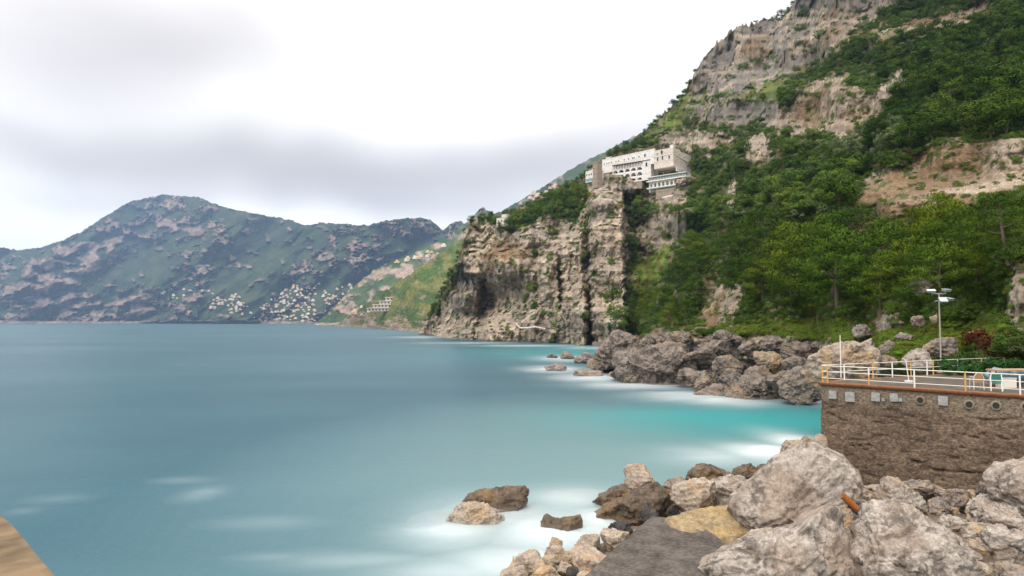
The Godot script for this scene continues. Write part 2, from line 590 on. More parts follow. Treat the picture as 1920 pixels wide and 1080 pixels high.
func build_hill() -> void:
	for q in [
		[868, 432, 900, 420, 930, 424, 960, 440, 1000, 420, 1040, 408, 1085, 420, 1098, 384, 1118, 384, 1125, 352, 1165, 360, 1180, 400, 1180, 470, 1172, 560, 1165, 610, 1150, 660, 770, 645, 792, 600, 812, 596, 840, 560, 858, 520, 866, 470],
		[1186, 425, 1240, 398, 1297, 400, 1294, 452, 1240, 468, 1200, 480],
		[1100, 338, 1130, 300, 1140, 325, 1220, 322, 1216, 352, 1190, 366, 1180, 380, 1100, 385],
		[1286, 175, 1300, 140, 1345, 78, 1420, 36, 1490, 0, 1500, -90, 1560, -90, 1640, 6, 1600, 60, 1585, 92, 1545, 110, 1500, 128, 1440, 152, 1400, 175, 1330, 182],
		[1288, 205, 1360, 186, 1470, 192, 1475, 232, 1400, 238, 1320, 232], [1230, 258, 1290, 240, 1380, 262, 1370, 282, 1300, 284, 1240, 275],
		[1440, 245, 1470, 205, 1500, 168, 1560, 140, 1610, 165, 1660, 195, 1668, 238, 1640, 262, 1590, 258, 1540, 250, 1490, 262],
		[1640, 64, 1720, 40, 1800, 22, 1866, -10, 1872, 30, 1800, 58, 1740, 74, 1660, 82], [1590, 20, 1660, -40, 1700, -10, 1640, 40],
		[1600, 378, 1630, 332, 1700, 308, 1750, 276, 1940, 262, 1960, 350, 1860, 372, 1812, 402, 1750, 410, 1700, 420, 1650, 448, 1590, 462],
		[1205, 335, 1296, 326, 1298, 380, 1240, 390, 1212, 384], [1395, 262, 1440, 250, 1450, 300, 1420, 340, 1400, 310], [1500, 300, 1530, 290, 1540, 320, 1510, 345],
		[1312, 512, 1340, 528, 1396, 540, 1392, 580, 1366, 606, 1318, 620], [1350, 372, 1374, 338, 1394, 334, 1386, 372, 1362, 388], [1520, 428, 1566, 418, 1570, 440, 1530, 446],
		[1892, 500, 1930, 470, 2130, 440, 2130, 700, 1904, 660, 1888, 600], [1570, 250, 1600, 270, 1560, 285], [1170, 640, 1240, 624, 1330, 630, 1430, 628, 1530, 640, 1640, 650, 1660, 730, 1100, 740],
		[1640, 596, 1690, 590, 1700, 620, 1640, 622], [1395, 470, 1425, 455, 1430, 480, 1405, 492], [1690, 120, 1720, 150, 1660, 200, 1640, 180]]:
		bare.append(poly(q))
	for q in [
		[1462, 226, 1500, 172, 1560, 148, 1600, 172, 1648, 200, 1655, 238, 1610, 258, 1540, 240, 1490, 236], [1640, 64, 1720, 40, 1800, 22, 1866, -10, 1872, 30, 1800, 58, 1740, 74, 1660, 82],
		[1600, 378, 1630, 332, 1700, 308, 1750, 276, 1940, 262, 1960, 350, 1860, 372, 1812, 402, 1750, 410, 1700, 420, 1650, 448, 1590, 462], [1312, 512, 1340, 528, 1396, 540, 1392, 580, 1366, 606, 1318, 620],
		[1380, 80, 1440, 60, 1450, 100, 1400, 110], [920, 440, 1010, 470, 960, 520, 900, 500], [1520, 428, 1566, 418, 1570, 440, 1530, 446], [1540, 20, 1580, 10, 1590, 80, 1540, 100]]:
		warm_rock.append(poly(q))
	for q in [
		[1350, 182, 1400, 156, 1474, 148, 1490, 178, 1440, 192, 1390, 200], [1210, 470, 1250, 460, 1262, 490, 1222, 548, 1180, 552, 1190, 500], [1290, 170, 1320, 180, 1280, 235, 1200, 262, 1240, 225],
		[1400, 150, 1500, 110, 1520, 118, 1440, 158], [1080, 375, 1122, 360, 1128, 390, 1090, 410], [1320, 610, 1500, 600, 1600, 620, 1640, 652, 1560, 642, 1400, 634], [1600, 640, 1700, 600, 1880, 600, 1890, 650, 1700, 700]]:
		meadow.append(poly(q))
	for q in [[1270, 190, 1300, 130, 1345, 70, 1420, 30, 1490, -10, 1500, -100, 1680, -100, 1650, 10, 1600, 70, 1585, 100, 1545, 118, 1500, 135, 1440, 152, 1400, 175, 1330, 190], [1288, 205, 1360, 186, 1470, 192, 1475, 232, 1400, 238, 1320, 232]]:
		grey_rock.append(poly(q))
	survey_grid()
	var c := PackedColorArray()
	hill_v.resize(HNX * HNY)
	c.resize(HNX * HNY)
	for i in HNX:
		var x := HX0 + (HX1 - HX0) * i / (HNX - 1.0)
		var top := line(hill_top, x) + nf.get_noise_2d(x * 3.0, 5.0) * 7.0 + nz.get_noise_2d(x * 3.0, 50.0) * 6.0
		var base := line(hill_base, x)
		top = minf(top, base - 2.0)
		for j in HNY:
			var t := j / (HNY - 1.0)
			var y := lerpf(top, base, t)
			var d := survey_depth(x, y)
			var p := at(x, y, d)
			var steep := 1.0 - ramp(x, 1150, 1220)
			var rocky := 1.0 if steep > 0.5 else 0.0
			if rocky == 0.0:
				rocky = 0.8 if inside_any(bare, Vector2(x, y)) else 0.25
			var o := 0.0
			if x < 1260.0:
				o += cliff_form(x + nz.get_noise_2d(y * 3.0, x) * 5.0, y + nz.get_noise_2d(x * 3.0, y) * 6.0)
			# beds: ledges following the height, warped
			var hh := p.y * 0.36 + nz.get_noise_3dv(p * 0.5) * 2.2 + x * 0.004
			var saw := hh - floorf(hh)
			var led := saw if saw < 0.75 else (1.0 - saw) * 3.0
			o += (led - 0.4) * 0.95 * rocky * clampf(0.35 + 1.6 * nz.get_noise_3dv(p * 0.9 + Vector3(3, 3, 3)), 0.0, 1.3)
			var h2 := p.y * 1.1 + nz.get_noise_3dv(p * 0.8) * 2.6
			o += (absf(h2 - floorf(h2) - 0.5) * 2.0 - 0.5) * 0.55 * rocky * clampf(0.5 + 1.5 * nz.get_noise_3dv(p * 1.3 + Vector3(30, 3, 3)), 0.0, 1.2)
			# upright flutes and blocks
			var q := Vector3(p.x, p.y * 0.16, p.z)
			o += nr.get_noise_3dv(q * 1.6) * 6.5 * rocky * d / 400.0
			if steep > 0.0:
				var but := nr.get_noise_2d(x * 2.4 + nz.get_noise_2d(x, y * 2.0) * 14.0, y * 0.28) + 0.3 * nr.get_noise_2d(x * 5.5 + 90.0, y * 0.5 + 40.0)
				o -= but * 3.6 * steep
			o += nz.get_noise_3dv(p * 0.45) * 9.0 * clampf(d / 300.0, 0.25, 1.3)
			o += nf.get_noise_3dv(p * 1.6 * clampf(220.0 / d, 0.6, 2.5)) * 4.5 * rocky * clampf(d / 300.0, 0.22, 1.5)
			# towards the skyline the ground turns over and runs back
			var edge := clampf(1.0 - (y - top) / 14.0, 0.0, 1.0)
			d += o + edge * edge * 10.0
			hill_v[j * HNX + i] = at(x, y, d)
			c[j * HNX + i] = hill_colour(x, y, p, d)
	# two meshes that share one column of points: the layered sea cliff, and the hillside
	var cut := int((1215.0 - HX0) / (HX1 - HX0) * (HNX - 1.0))
	struct("sea_cliff", grid_mesh(columns(hill_v, 0, cut), PackedColorArray(columns(c, 0, cut)), cut + 1, HNY), M.cliff, "layered grey-brown sea cliff of the headland")
	struct("hillside", grid_mesh(columns(hill_v, cut, HNX - 1), PackedColorArray(columns(c, cut, HNX - 1)), HNX - cut, HNY), M.hill, "steep green hillside with bare rock scars rising on the right")

func columns(all, a: int, b: int):
	var r = all.duplicate()
	var w := b - a + 1
	r.resize(w * HNY)
	for j in HNY:
		for i in w:
			r[j * w + i] = all[j * HNX + a + i]
	return r

func hill_at(px: float, py: float) -> Vector3:
	var u := clampf((px - HX0) / (HX1 - HX0) * (HNX - 1.0), 0, HNX - 1)
	var i := int(u)
	var lo := hill_v[i]
	var top := pixel_of(lo).y
	var base := line(hill_base, px)
	var j := clampi(int((py - top) / (base - top) * (HNY - 1.0)), 0, HNY - 1)
	return hill_v[j * HNX + i]

# ---- the far side of the bay
func far_sheet(called: String, label: String, x0: float, x1: float, nx: int, ny: int, top: Array, d_base: Array, slope: float, relief: float, scale: float, tint: Dictionary, rocks: Array) -> PackedVector3Array:
	var v := PackedVector3Array()
	var c := PackedColorArray()
	v.resize(nx * ny)
	c.resize(nx * ny)
	for i in nx:
		var x := x0 + (x1 - x0) * i / (nx - 1.0)
		var ty: float = line(top, x) + nf.get_noise_2d(x * 2.5, 8.0) * tint.jag + nz.get_noise_2d(x * 2.0, 8.0) * tint.jag
		var db := line(d_base, x)
		var by: float = 604.0 + FOCAL * EYE.y / db + tint.get("sink", 0.4)
		ty = minf(ty, by - 1.0)
		for j in ny:
			var t := j / (ny - 1.0)
			var y := lerpf(ty, by, t)
			var rise: float = by - y
			var d: float = db + rise * slope
			var p := at(x, y, d)
			var w := p * scale
			var gl := nr.get_noise_3d(w.x, w.y * 0.35, w.z * 0.6)
			var o := gl * relief + nz.get_noise_3dv(w * 1.3) * relief * 0.8 + nf.get_noise_3dv(w * 2.0) * relief * 0.35
			var fade := clampf(rise / 6.0, 0.0, 1.0)
			# cliffs: rock where the noise and the marked bands say so; it stands proud
			var wob := Vector2(nz.get_noise_2d(x * 3.0, y * 3.0), nz.get_noise_2d(y * 3.0 + 60.0, x * 3.0)) * 22.0 + Vector2(nf.get_noise_2d(x * 4.0, y * 4.0), nf.get_noise_2d(y * 4.0, x * 4.0)) * 12.0
			var inr := inside_any(rocks, Vector2(x, y) + wob)
			var rn := nh.get_noise_2d(x * 1.0, y * 1.8 + 400.0) * 1.1 + nr.get_noise_2d(x * 1.5 + 70.0, y * 0.5) * 0.25
			var rk := clampf((rn + (0.14 if inr else tint.rocky)) * 3.0, 0.0, 1.0)
			if rise < 5.0 + 4.0 * rn:
				rk = maxf(rk, 0.85)
			o -= rk * relief * 0.18
			d += o * fade
			v[j * nx + i] = at(x, y, d)
			var g: Color = tint.green
			g = g.lerp(tint.green2, clampf(0.5 + nz.get_noise_2d(x * 1.2, y * 1.6) * 2.0, 0, 1))
			g = g * (1.0 + nf.get_noise_2d(x * 3.0, y * 4.0) * 0.45 + nh.get_noise_2d(x * 7.0, y * 9.0) * 0.5)
			var r: Color = tint.rock
			r = r.lerp(tint.rock2, clampf(0.5 + nz.get_noise_2d(x * 4.0 + 9.0, y * 5.0) * 2.0, 0, 1)) * (1.0 + nf.get_noise_2d(x * 6.0, y * 4.0 + 33.0) * 0.6)
			c[j * nx + i] = g.lerp(r, rk)
	struct(called, grid_mesh(v, c, nx, ny), M.far, label)
	return v

func polys(list: Array) -> Array:
	var r := []
	for q in list:
		r.append(poly(q))
	return r

var far_v := PackedVector3Array()
var slope_v := PackedVector3Array()
var coast_v := PackedVector3Array()
var ridge_v := PackedVector3Array()
const FNX := 560
const FNY := 170

func build_far() -> void:
	far_v = far_sheet("mountain", "hazy blue-green limestone mountain across the bay with pink rock bands", -260, 940, FNX, FNY,
		[-260, 500, -100, 478, 0, 463, 35, 469, 75, 465, 110, 452, 150, 436, 178, 418, 200, 404, 226, 389, 246, 377, 275, 372, 305, 365, 335, 367, 370, 369, 400, 381, 440, 393, 480, 401, 520, 408, 548, 414, 573, 424, 600, 417, 640, 420, 690, 422, 735, 412, 765, 408, 795, 409, 808, 414, 830, 432, 846, 418, 862, 415, 880, 425, 940, 430],
		[-260, 5600, 300, 5200, 520, 4300, 640, 3700, 940, 3000], 7.0, 640.0, 0.017, {"jag": 2.4, "rocky": -0.34, "green": Color(0.026, 0.045, 0.02), "green2": Color(0.05, 0.068, 0.028), "rock": Color(0.29, 0.20, 0.155), "rock2": Color(0.15, 0.115, 0.10)},
		polys([[255, 415, 330, 400, 420, 425, 430, 460, 380, 450, 300, 448, 255, 450], [0, 490, 60, 480, 190, 420, 250, 430, 230, 470, 200, 500, 160, 530, 60, 590, 0, 600], [60, 560, 150, 520, 170, 560, 290, 545, 290, 600, 100, 605, 0, 606],
			[200, 560, 290, 530, 280, 590, 230, 606], [320, 540, 390, 540, 360, 590, 320, 600], [510, 520, 620, 470, 640, 490, 560, 520, 530, 530], [620, 440, 690, 440, 740, 450, 700, 470, 620, 460], [700, 415, 810, 410, 825, 440, 740, 440], [640, 470, 720, 480, 700, 510, 650, 500], [835, 420, 900, 425, 890, 450, 835, 445], [250, 370, 350, 372, 400, 395, 300, 395, 250, 395], [340, 475, 400, 480, 390, 520, 350, 510]]))
	ridge_v = far_sheet("ridge", "grey-green ridge with scattered villas rising into the cloud behind the headland", 800, 1260, 230, 90,
		[800, 470, 836, 446, 852, 430, 880, 414, 893, 398, 899, 391, 906, 388, 914, 394, 924, 401, 940, 396, 960, 384, 990, 366, 1010, 356, 1040, 335, 1062, 322, 1085, 309, 1110, 296, 1150, 276, 1260, 220],
		[800, 2500, 900, 2200, 1000, 1700, 1260, 1300], 5.0, 90.0, 0.05, {"jag": 2.5, "rocky": -0.3, "green": Color(0.05, 0.075, 0.035), "green2": Color(0.075, 0.10, 0.05), "rock": Color(0.36, 0.29, 0.24), "rock2": Color(0.24, 0.20, 0.18)},
		polys([[870, 420, 890, 400, 903, 388, 914, 394, 912, 412, 890, 428], [840, 430, 880, 425, 880, 450, 840, 450]]))
	coast_v = far_sheet("coast_slope", "terraced rocky slope with a row of houses beyond the olive-green spur", 590, 900, 170, 90,
		[590, 607, 612, 590, 640, 562, 668, 532, 700, 508, 735, 490, 770, 476, 800, 464, 830, 452, 900, 430],
		[590, 2700, 650, 2500, 900, 1900], 5.0, 70.0, 0.05, {"jag": 3.0, "rocky": -0.12, "green": Color(0.045, 0.085, 0.035), "green2": Color(0.07, 0.11, 0.035), "rock": Color(0.38, 0.28, 0.22), "rock2": Color(0.27, 0.21, 0.17)},
		polys([[600, 560, 650, 540, 660, 580, 610, 590], [700, 490, 790, 500, 760, 540, 690, 530], [640, 500, 700, 500, 690, 540]]))
	slope_v = far_sheet("spur", "olive-green spur running down to a low rocky shore beside the cliff", 600, 900, 240, 130,
		[600, 611, 634, 609, 655, 592, 680, 572, 705, 556, 725, 545, 750, 526, 780, 506, 810, 486, 840, 465, 870, 446, 900, 430],
		[600, 2100, 640, 1780, 690, 1330, 740, 960, 780, 760, 900, 600], 3.2, 26.0, 0.09, {"jag": 3.0, "rocky": -0.42, "green": Color(0.055, 0.095, 0.025), "green2": Color(0.15, 0.15, 0.045), "rock": Color(0.33, 0.25, 0.20), "rock2": Color(0.22, 0.17, 0.14)},
		polys([[630, 600, 700, 590, 780, 606, 800, 630, 640, 620]]))

func sheet_at(v: PackedVector3Array, x0: float, x1: float, nx: int, ny: int, px: float, py: float) -> Vector3:
	var i := clampi(int(round((px - x0) / (x1 - x0) * (nx - 1))), 0, nx - 1)
	var a := pixel_of(v[i]).y
	var b := pixel_of(v[(ny - 1) * nx + i]).y
	var j := clampi(int(round((py - a) / (b - a) * (ny - 1))), 0, ny - 1)
	return v[j * nx + i]

# ---- the sea
var foam_spots := []     # world x, z, radius along x, radius along z, strength
func foam(px: float, py: float, wpx: float, hpx: float, k: float) -> void:
	var p := on_level(px, py, 0.0)
	var q := on_level(px + wpx, py, 0.0)
	var near := on_level(px, py + hpx, 0.0)
	var away := on_level(px, maxf(py - hpx, 608.0), 0.0)
	foam_spots.append([p.x, p.z, q.x - p.x, (near.z - away.z) * 0.5, k])

func build_sea() -> void:
	for q in [[860, 990, 120, 40, 0.68], [930, 965, 160, 44, 0.6], [1050, 1000, 160, 55, 0.82], [1000, 1060, 180, 55, 0.74], [880, 1080, 200, 45, 0.5], [1130, 975, 70, 30, 0.9], [1080, 940, 110, 30, 0.5], [1440, 850, 100, 22, 0.95], [1500, 830, 60, 25, 1.0], [1350, 855, 110, 20, 0.55], [1480, 870, 60, 18, 0.8],
		[1060, 672, 60, 6, 0.7], [1040, 692, 60, 7, 0.8], [1110, 708, 80, 8, 0.8], [1190, 722, 110, 9, 0.75], [1290, 742, 100, 11, 0.85], [1360, 752, 90, 10, 0.8], [1495, 750, 40, 10, 0.9], [880, 643, 90, 2, 0.5], [1000, 648, 120, 2, 0.6], [1110, 652, 60, 3, 0.6], [800, 632, 60, 2, 0.5],
		[380, 925, 40, 14, 0.17], [345, 900, 60, 7, 0.10], [500, 980, 100, 13, 0.14], [110, 935, 60, 9, 0.1], [45, 958, 30, 8, 0.09], [520, 1045, 80, 10, 0.12], [700, 1050, 180, 20, 0.22]]:
		foam(q[0], q[1], q[2], q[3], q[4])
	var nx := 420
	var ny := 300
	var v := PackedVector3Array()
	var c := PackedColorArray()
	v.resize(nx * ny)
	c.resize(nx * ny)
	var sm := noise(FastNoiseLite.TYPE_SIMPLEX_SMOOTH, 0.02, 4, 5)
	for j in ny:
		var t := j / (ny - 1.0)
		# distances from 7 km down to 20 m, evenly spread in the picture
		var y := 605.9 + 700.0 * pow(t, 1.5)
		var dist := FOCAL * EYE.y / (y - 604.0)
		for i in nx:
			var x := lerpf(-1400.0, 2900.0, i / (nx - 1.0)) if dist < 2000.0 else lerpf(-300.0, 1300.0, i / (nx - 1.0)) if dist > 4000.0 else lerpf(lerpf(-1400.0, -300.0, (dist - 2000.0) / 2000.0), lerpf(2900.0, 1300.0, (dist - 2000.0) / 2000.0), i / (nx - 1.0))
			var p := Vector3((x - 960.0) / FOCAL * dist, 0.0, -dist)
			v[j * nx + i] = p
			var drift := sm.get_noise_2d(p.x * 0.16 + 30.0, p.z * 0.35) + sm.get_noise_2d(p.x * 0.9, p.z * 2.2) * 0.4
			var deep := Color(0.014, 0.066, 0.098).lerp(Color(0.034, 0.105, 0.135), clampf(0.5 + drift * 0.8, 0.0, 1.0))
			# shallower, milkier water towards the rocks
			var near := clampf(1.0 - Vector2((p.x - 16.0) * 1.5, p.z + 50.0).length() / 62.0, 0.0, 1.0)
			var w := sm.get_noise_2d(p.x * 0.5, p.z * 1.2)
			var cc := deep.lerp(Color(0.15, 0.24, 0.25), clampf(near * 1.0 + w * 0.3 * near, 0, 0.9))
			# pale sand shows turquoise in the cove
			var cove := exp(-pow((p.x - 28.0) / 18.0, 2.0) - pow((p.z + 78.0) / 13.0, 2.0))
			cc = cc.lerp(Color(0.025, 0.25, 0.26), clampf(cove * 1.1 + w * 0.5 * cove, 0, 0.9))
			var cove2 := exp(-pow((p.x - 32.0) / 45.0, 2.0) - pow((p.z + 250.0) / 60.0, 2.0))
			cc = cc.lerp(Color(0.05, 0.30, 0.32), clampf(cove2 * 0.55, 0, 0.9))
			var fm := 0.0
			for s in foam_spots:
				var dx: float = (p.x - s[0]) / s[2]
				if absf(dx) > 2.2:
					continue
				var dz: float = (p.z - s[1]) / s[3]
				if absf(dz) > 2.2:
					continue
				fm = maxf(fm, s[4] * exp(-(dx * dx + dz * dz) * 1.3))
			if fm > 0.01:
				var lace := sm.get_noise_2d(p.x * 3.0, p.z * 6.0) * 0.5 + sm.get_noise_2d(p.x * 9.0 + 40.0, p.z * 16.0) * 0.25
				fm = clampf(fm * (1.0 + lace * 0.9), 0.0, 1.0)
				cc = cc.lerp(Color(0.50, 0.56, 0.58), fm)
			if fm > 0.01 and dist < 140.0:
				# the swash heaps up a little where it breaks
				v[j * nx + i].y = fm * fm * (0.30 + 0.12 * sm.get_noise_2d(p.x * 5.0, p.z * 5.0))
			c[j * nx + i] = cc
	var m := StandardMaterial3D.new()
	m.vertex_color_use_as_albedo = true
	m.roughness = 0.32
	m.metallic_specular = 0.2
	m.uv1_triplanar = true
	m.uv1_world_triplanar = true
	m.uv1_scale = Vector3(0.12, 0.12, 0.3)
	m.heightmap_enabled = true
	m.heightmap_texture = M.t_fine
	m.heightmap_scale = 3.5
	struct("sea", grid_mesh(v, c, nx, ny), m, "smooth milky turquoise sea of the bay")

#MARK_PLANTS
# ------------------------------------------------------------------ plants
func leaf_cloud(v: PackedVector3Array, n: PackedVector3Array, c: PackedColorArray, idx: PackedInt32Array, r: RandomNumberGenerator, mid: Vector3, half: Vector3, count: int, size: float, tint: float, needle: bool, heart: Vector3) -> void:
	for k in count:
		var d := Vector3(r.randfn(), r.randfn(), r.randfn()).normalized()
		var rad := pow(r.randf(), 0.4)
		var p := mid + Vector3(d.x * half.x, d.y * half.y, d.z * half.z) * rad
		var out := (p - mid)
		out = Vector3(out.x / half.x, out.y / half.y + 0.25, out.z / half.z).normalized()
		var nn := (out * 0.7 + (p - heart).normalized() * 0.5 + Vector3(r.randfn(), r.randfn(), r.randfn()) * 0.25).normalized()
		var t := out.cross(Vector3(r.randfn(), r.randfn(), r.randfn())).normalized()
		var grow := (out * 0.8 + Vector3(r.randfn(), r.randfn() + 0.5, r.randfn()) * 0.55).normalized()
		var s := size * r.randf_range(0.7, 1.35)
		var tone := tint * r.randf_range(0.78, 1.22)
		var cc := Color(tone * r.randf_range(0.92, 1.1), tone, tone * r.randf_range(0.85, 1.1))
		var b := v.size()
		if needle:
			v.append(p - t * s * 0.28)
			v.append(p + t * s * 0.28)
			v.append(p + grow * s * 2.0)
			for q in 3:
				n.append(nn)
				c.append(cc)
			if (v[b + 1] - v[b]).cross(v[b + 2] - v[b]).dot(nn) > 0.0:
				idx.append_array([b, b + 2, b + 1])
			else:
				idx.append_array([b, b + 1, b + 2])
		else:
			var u := t.cross(nn).normalized()
			v.append(p - t * s * 0.5)
			v.append(p + u * s * 0.42)
			v.append(p + t * s * 0.5)
			v.append(p - u * s * 0.42)
			for q in 4:
				n.append(nn)
				c.append(cc)
			idx.append_array([b, b + 2, b + 1, b, b + 3, b + 2])

func crown_mesh(kind: String, seed_: int) -> ArrayMesh:
	# crowns of a tree one unit tall, base at the origin
	var r := RandomNumberGenerator.new()
	r.seed = seed_
	var v := PackedVector3Array()
	var n := PackedVector3Array()
	var c := PackedColorArray()
	var idx := PackedInt32Array()
	var heart := Vector3(0, 0.5, 0)
	if kind == "pine":
		var lean := Vector3(r.randf_range(-0.04, 0.04), 0, r.randf_range(-0.04, 0.04))
		for k in 40:
			var h := 0.14 + 0.82 * pow(k / 39.0, 0.85)
			var reach := 0.44 * sin(PI * clampf((h + 0.06) / 1.08, 0.0, 1.0)) + 0.02
			var a := k * 2.4 + r.randf_range(-0.5, 0.5)
			var q := Vector3(cos(a), 0, sin(a)) * reach * r.randf_range(0.5, 1.08) + lean * h * 2.0
			q.y = h + r.randf_range(-0.05, 0.05)
			var w := r.randf_range(0.085, 0.16)
			leaf_cloud(v, n, c, idx, r, q, Vector3(w, w * 0.5, w), 200, 0.017, r.randf_range(0.42, 1.4), true, heart)
	elif kind == "broad":
		for k in 34:
			var d := Vector3(r.randfn(), r.randfn(), r.randfn()).normalized()
			var q := Vector3(d.x * 0.36, d.y * 0.34, d.z * 0.36) * r.randf_range(0.55, 1.05) + Vector3(0, 0.58, 0)
			q.y = maxf(q.y, 0.16)
			var w := r.randf_range(0.10, 0.18)
			leaf_cloud(v, n, c, idx, r, q, Vector3(w, w * 0.85, w), 130, 0.034, r.randf_range(0.5, 1.4), false, heart)
	else:
		heart = Vector3(0, 0.2, 0)
		for k in 16:
			var a := r.randf() * TAU
			var q := Vector3(cos(a) * 0.45 * sqrt(r.randf()), r.randf_range(0.15, 0.7), sin(a) * 0.45 * sqrt(r.randf()))
			q.y *= 1.0 - Vector2(q.x, q.z).length() * 0.9
			var w := r.randf_range(0.15, 0.26)
			leaf_cloud(v, n, c, idx, r, q, Vector3(w, w * 0.8, w), 70, 0.06, r.randf_range(0.65, 1.3), false, heart)
	return commit(v, n, c, idx)

func trunk_mesh(kind: String, seed_: int) -> ArrayMesh:
	var r := RandomNumberGenerator.new()
	r.seed = seed_
	var st := SurfaceTool.new()
	st.begin(Mesh.PRIMITIVE_TRIANGLES)
	var bend := Vector3(r.randf_range(-0.06, 0.06), 0, r.randf_range(-0.06, 0.06))
	var spine := []
	for k in 6:
		var t := k / 5.0
		spine.append(Vector3(0, -0.12, 0) + Vector3(bend.x * sin(t * 3.0), t * 0.85, bend.z * t))
	st.append_from(tube(spine, 0.028, 7, 0.008), 0, Transform3D.IDENTITY)
	for k in 7:
		var h := r.randf_range(0.3, 0.75)
		var a := k * 2.4
		var p := Vector3(bend.x * sin(h * 3.0), h, bend.z * h)
		var q := p + Vector3(cos(a) * 0.2, 0.1, sin(a) * 0.2)
		st.append_from(tube([p, (p + q) * 0.5 + Vector3(0, -0.02, 0), q], 0.013, 5, 0.004), 0, Transform3D.IDENTITY)
	return st.commit()

var proto := {}
var tints := {}
func make_protos() -> void:
	for kind in ["pine", "broad", "shrub"]:
		proto[kind] = []
		for s in 4:
			var crown := crown_mesh(kind, 100 + s * 7 + kind.length())
			proto[kind].append([crown, trunk_mesh(kind, 40 + s) if kind != "shrub" else null])
	tints.pine = [leaf_tint(0.085, 0.14, 0.012), leaf_tint(0.065, 0.12, 0.012), leaf_tint(0.115, 0.16, 0.012), leaf_tint(0.048, 0.09, 0.012)]
	tints.dark = [leaf_tint(0.036, 0.078, 0.008), leaf_tint(0.05, 0.095, 0.009), leaf_tint(0.07, 0.115, 0.012)]
	tints.mid = [leaf_tint(0.085, 0.145, 0.024), leaf_tint(0.065, 0.118, 0.02), leaf_tint(0.115, 0.17, 0.03)]
	tints.bright = [leaf_tint(0.12, 0.21, 0.025), leaf_tint(0.155, 0.225, 0.03), leaf_tint(0.10, 0.18, 0.025)]
	tints.olive = [leaf_tint(0.14, 0.185, 0.08), leaf_tint(0.11, 0.15, 0.065), leaf_tint(0.16, 0.20, 0.09)]
	tints.red = [leaf_tint(0.09, 0.03, 0.014)]
	tints.dry = [leaf_tint(0.19, 0.17, 0.03), leaf_tint(0.15, 0.15, 0.035)]

var tone_words := {"pine": ["yellow-green", "olive-green", "pale", "dull green"], "dark": ["blackish", "deep green", "lighter green"], "mid": ["fresh green", "darker green", "pale green"]}
var tree_first := {}
func plant(kind: String, tone: String, base: Vector3, height: float, wide: float, called: String, label: String, category: String, group: String) -> void:
	# the first of each look is built, the others are copies of it
	var variant := rng.randi() % 4
	var shade: int = rng.randi() % tints[tone].size()
	var key := "%s %s %d %d" % [kind, tone, variant, shade]
	var o: Node3D
	if not tree_first.has(key):
		o = Node3D.new()
		var p: Array = proto[kind][variant]
		if p[1]:
			part("trunk", p[1], M.bark, o)
		part("crown" if kind != "shrub" else "foliage", p[0], tints[tone][shade], o)
		tree_first[key] = o
	else:
		o = tree_first[key].duplicate()
	o.name = numbered(called)
	add_child(o)
	if tone_words.has(tone) and group != "":
		var wd: Array = tone_words[tone]
		label = "%s, %s" % [label, wd[shade % wd.size()]]
	tag(o, label, category, group)
	o.position = base - Vector3(0, height * 0.05, 0)
	o.rotation = Vector3(rng.randf_range(-0.08, 0.08), rng.randf() * TAU, rng.randf_range(-0.08, 0.08))
	o.scale = Vector3(height * wide, height, height * wide)

func scatter(q: Array, tries: int, gap: float, size_lo: float, size_hi: float, kind: String, tone: String, called: String, label: String, category: String, group: String, wide := 1.0, on_rock := false) -> int:
	var shape := poly(q)
	var lo := shape[0]
	var hi := shape[0]
	for p in shape:
		lo = lo.min(p)
		hi = hi.max(p)
	var taken := []
	for k in tries:
		var p := Vector2(rng.randf_range(lo.x, hi.x), rng.randf_range(lo.y, hi.y))
		if not Geometry2D.is_point_in_polygon(p, shape) or (not on_rock and inside_any(bare, p)):
			continue
		var ok := true
		for t in taken:
			if absf(t.x - p.x) < gap and absf(t.y - p.y) < gap * 0.7:
				ok = false
				break
		if not ok:
			continue
		taken.append(p)
		var g := hill_at(p.x, p.y)
		var tall := rng.randf_range(size_lo, size_hi) * clampf(-g.z / 105.0, 0.62, 1.0)
		var sz := (tall - size_lo) / (size_hi - size_lo)
		var u := (p.x - lo.x) / (hi.x - lo.x)
		var f := (p.y - lo.y) / (hi.y - lo.y)
		var side := "left part" if u < 0.33 else "middle part" if u < 0.67 else "right part"
		var row := "upper" if f < 0.4 else "lower" if f > 0.65 else "central"
		var text := "%s %s, %s %s" % ["small" if sz < 0.33 else "middling" if sz < 0.67 else "tall", label, row, side]
		plant(kind, tone, g, tall, wide * rng.randf_range(0.85, 1.2), called, text, category, group)
	return taken.size()

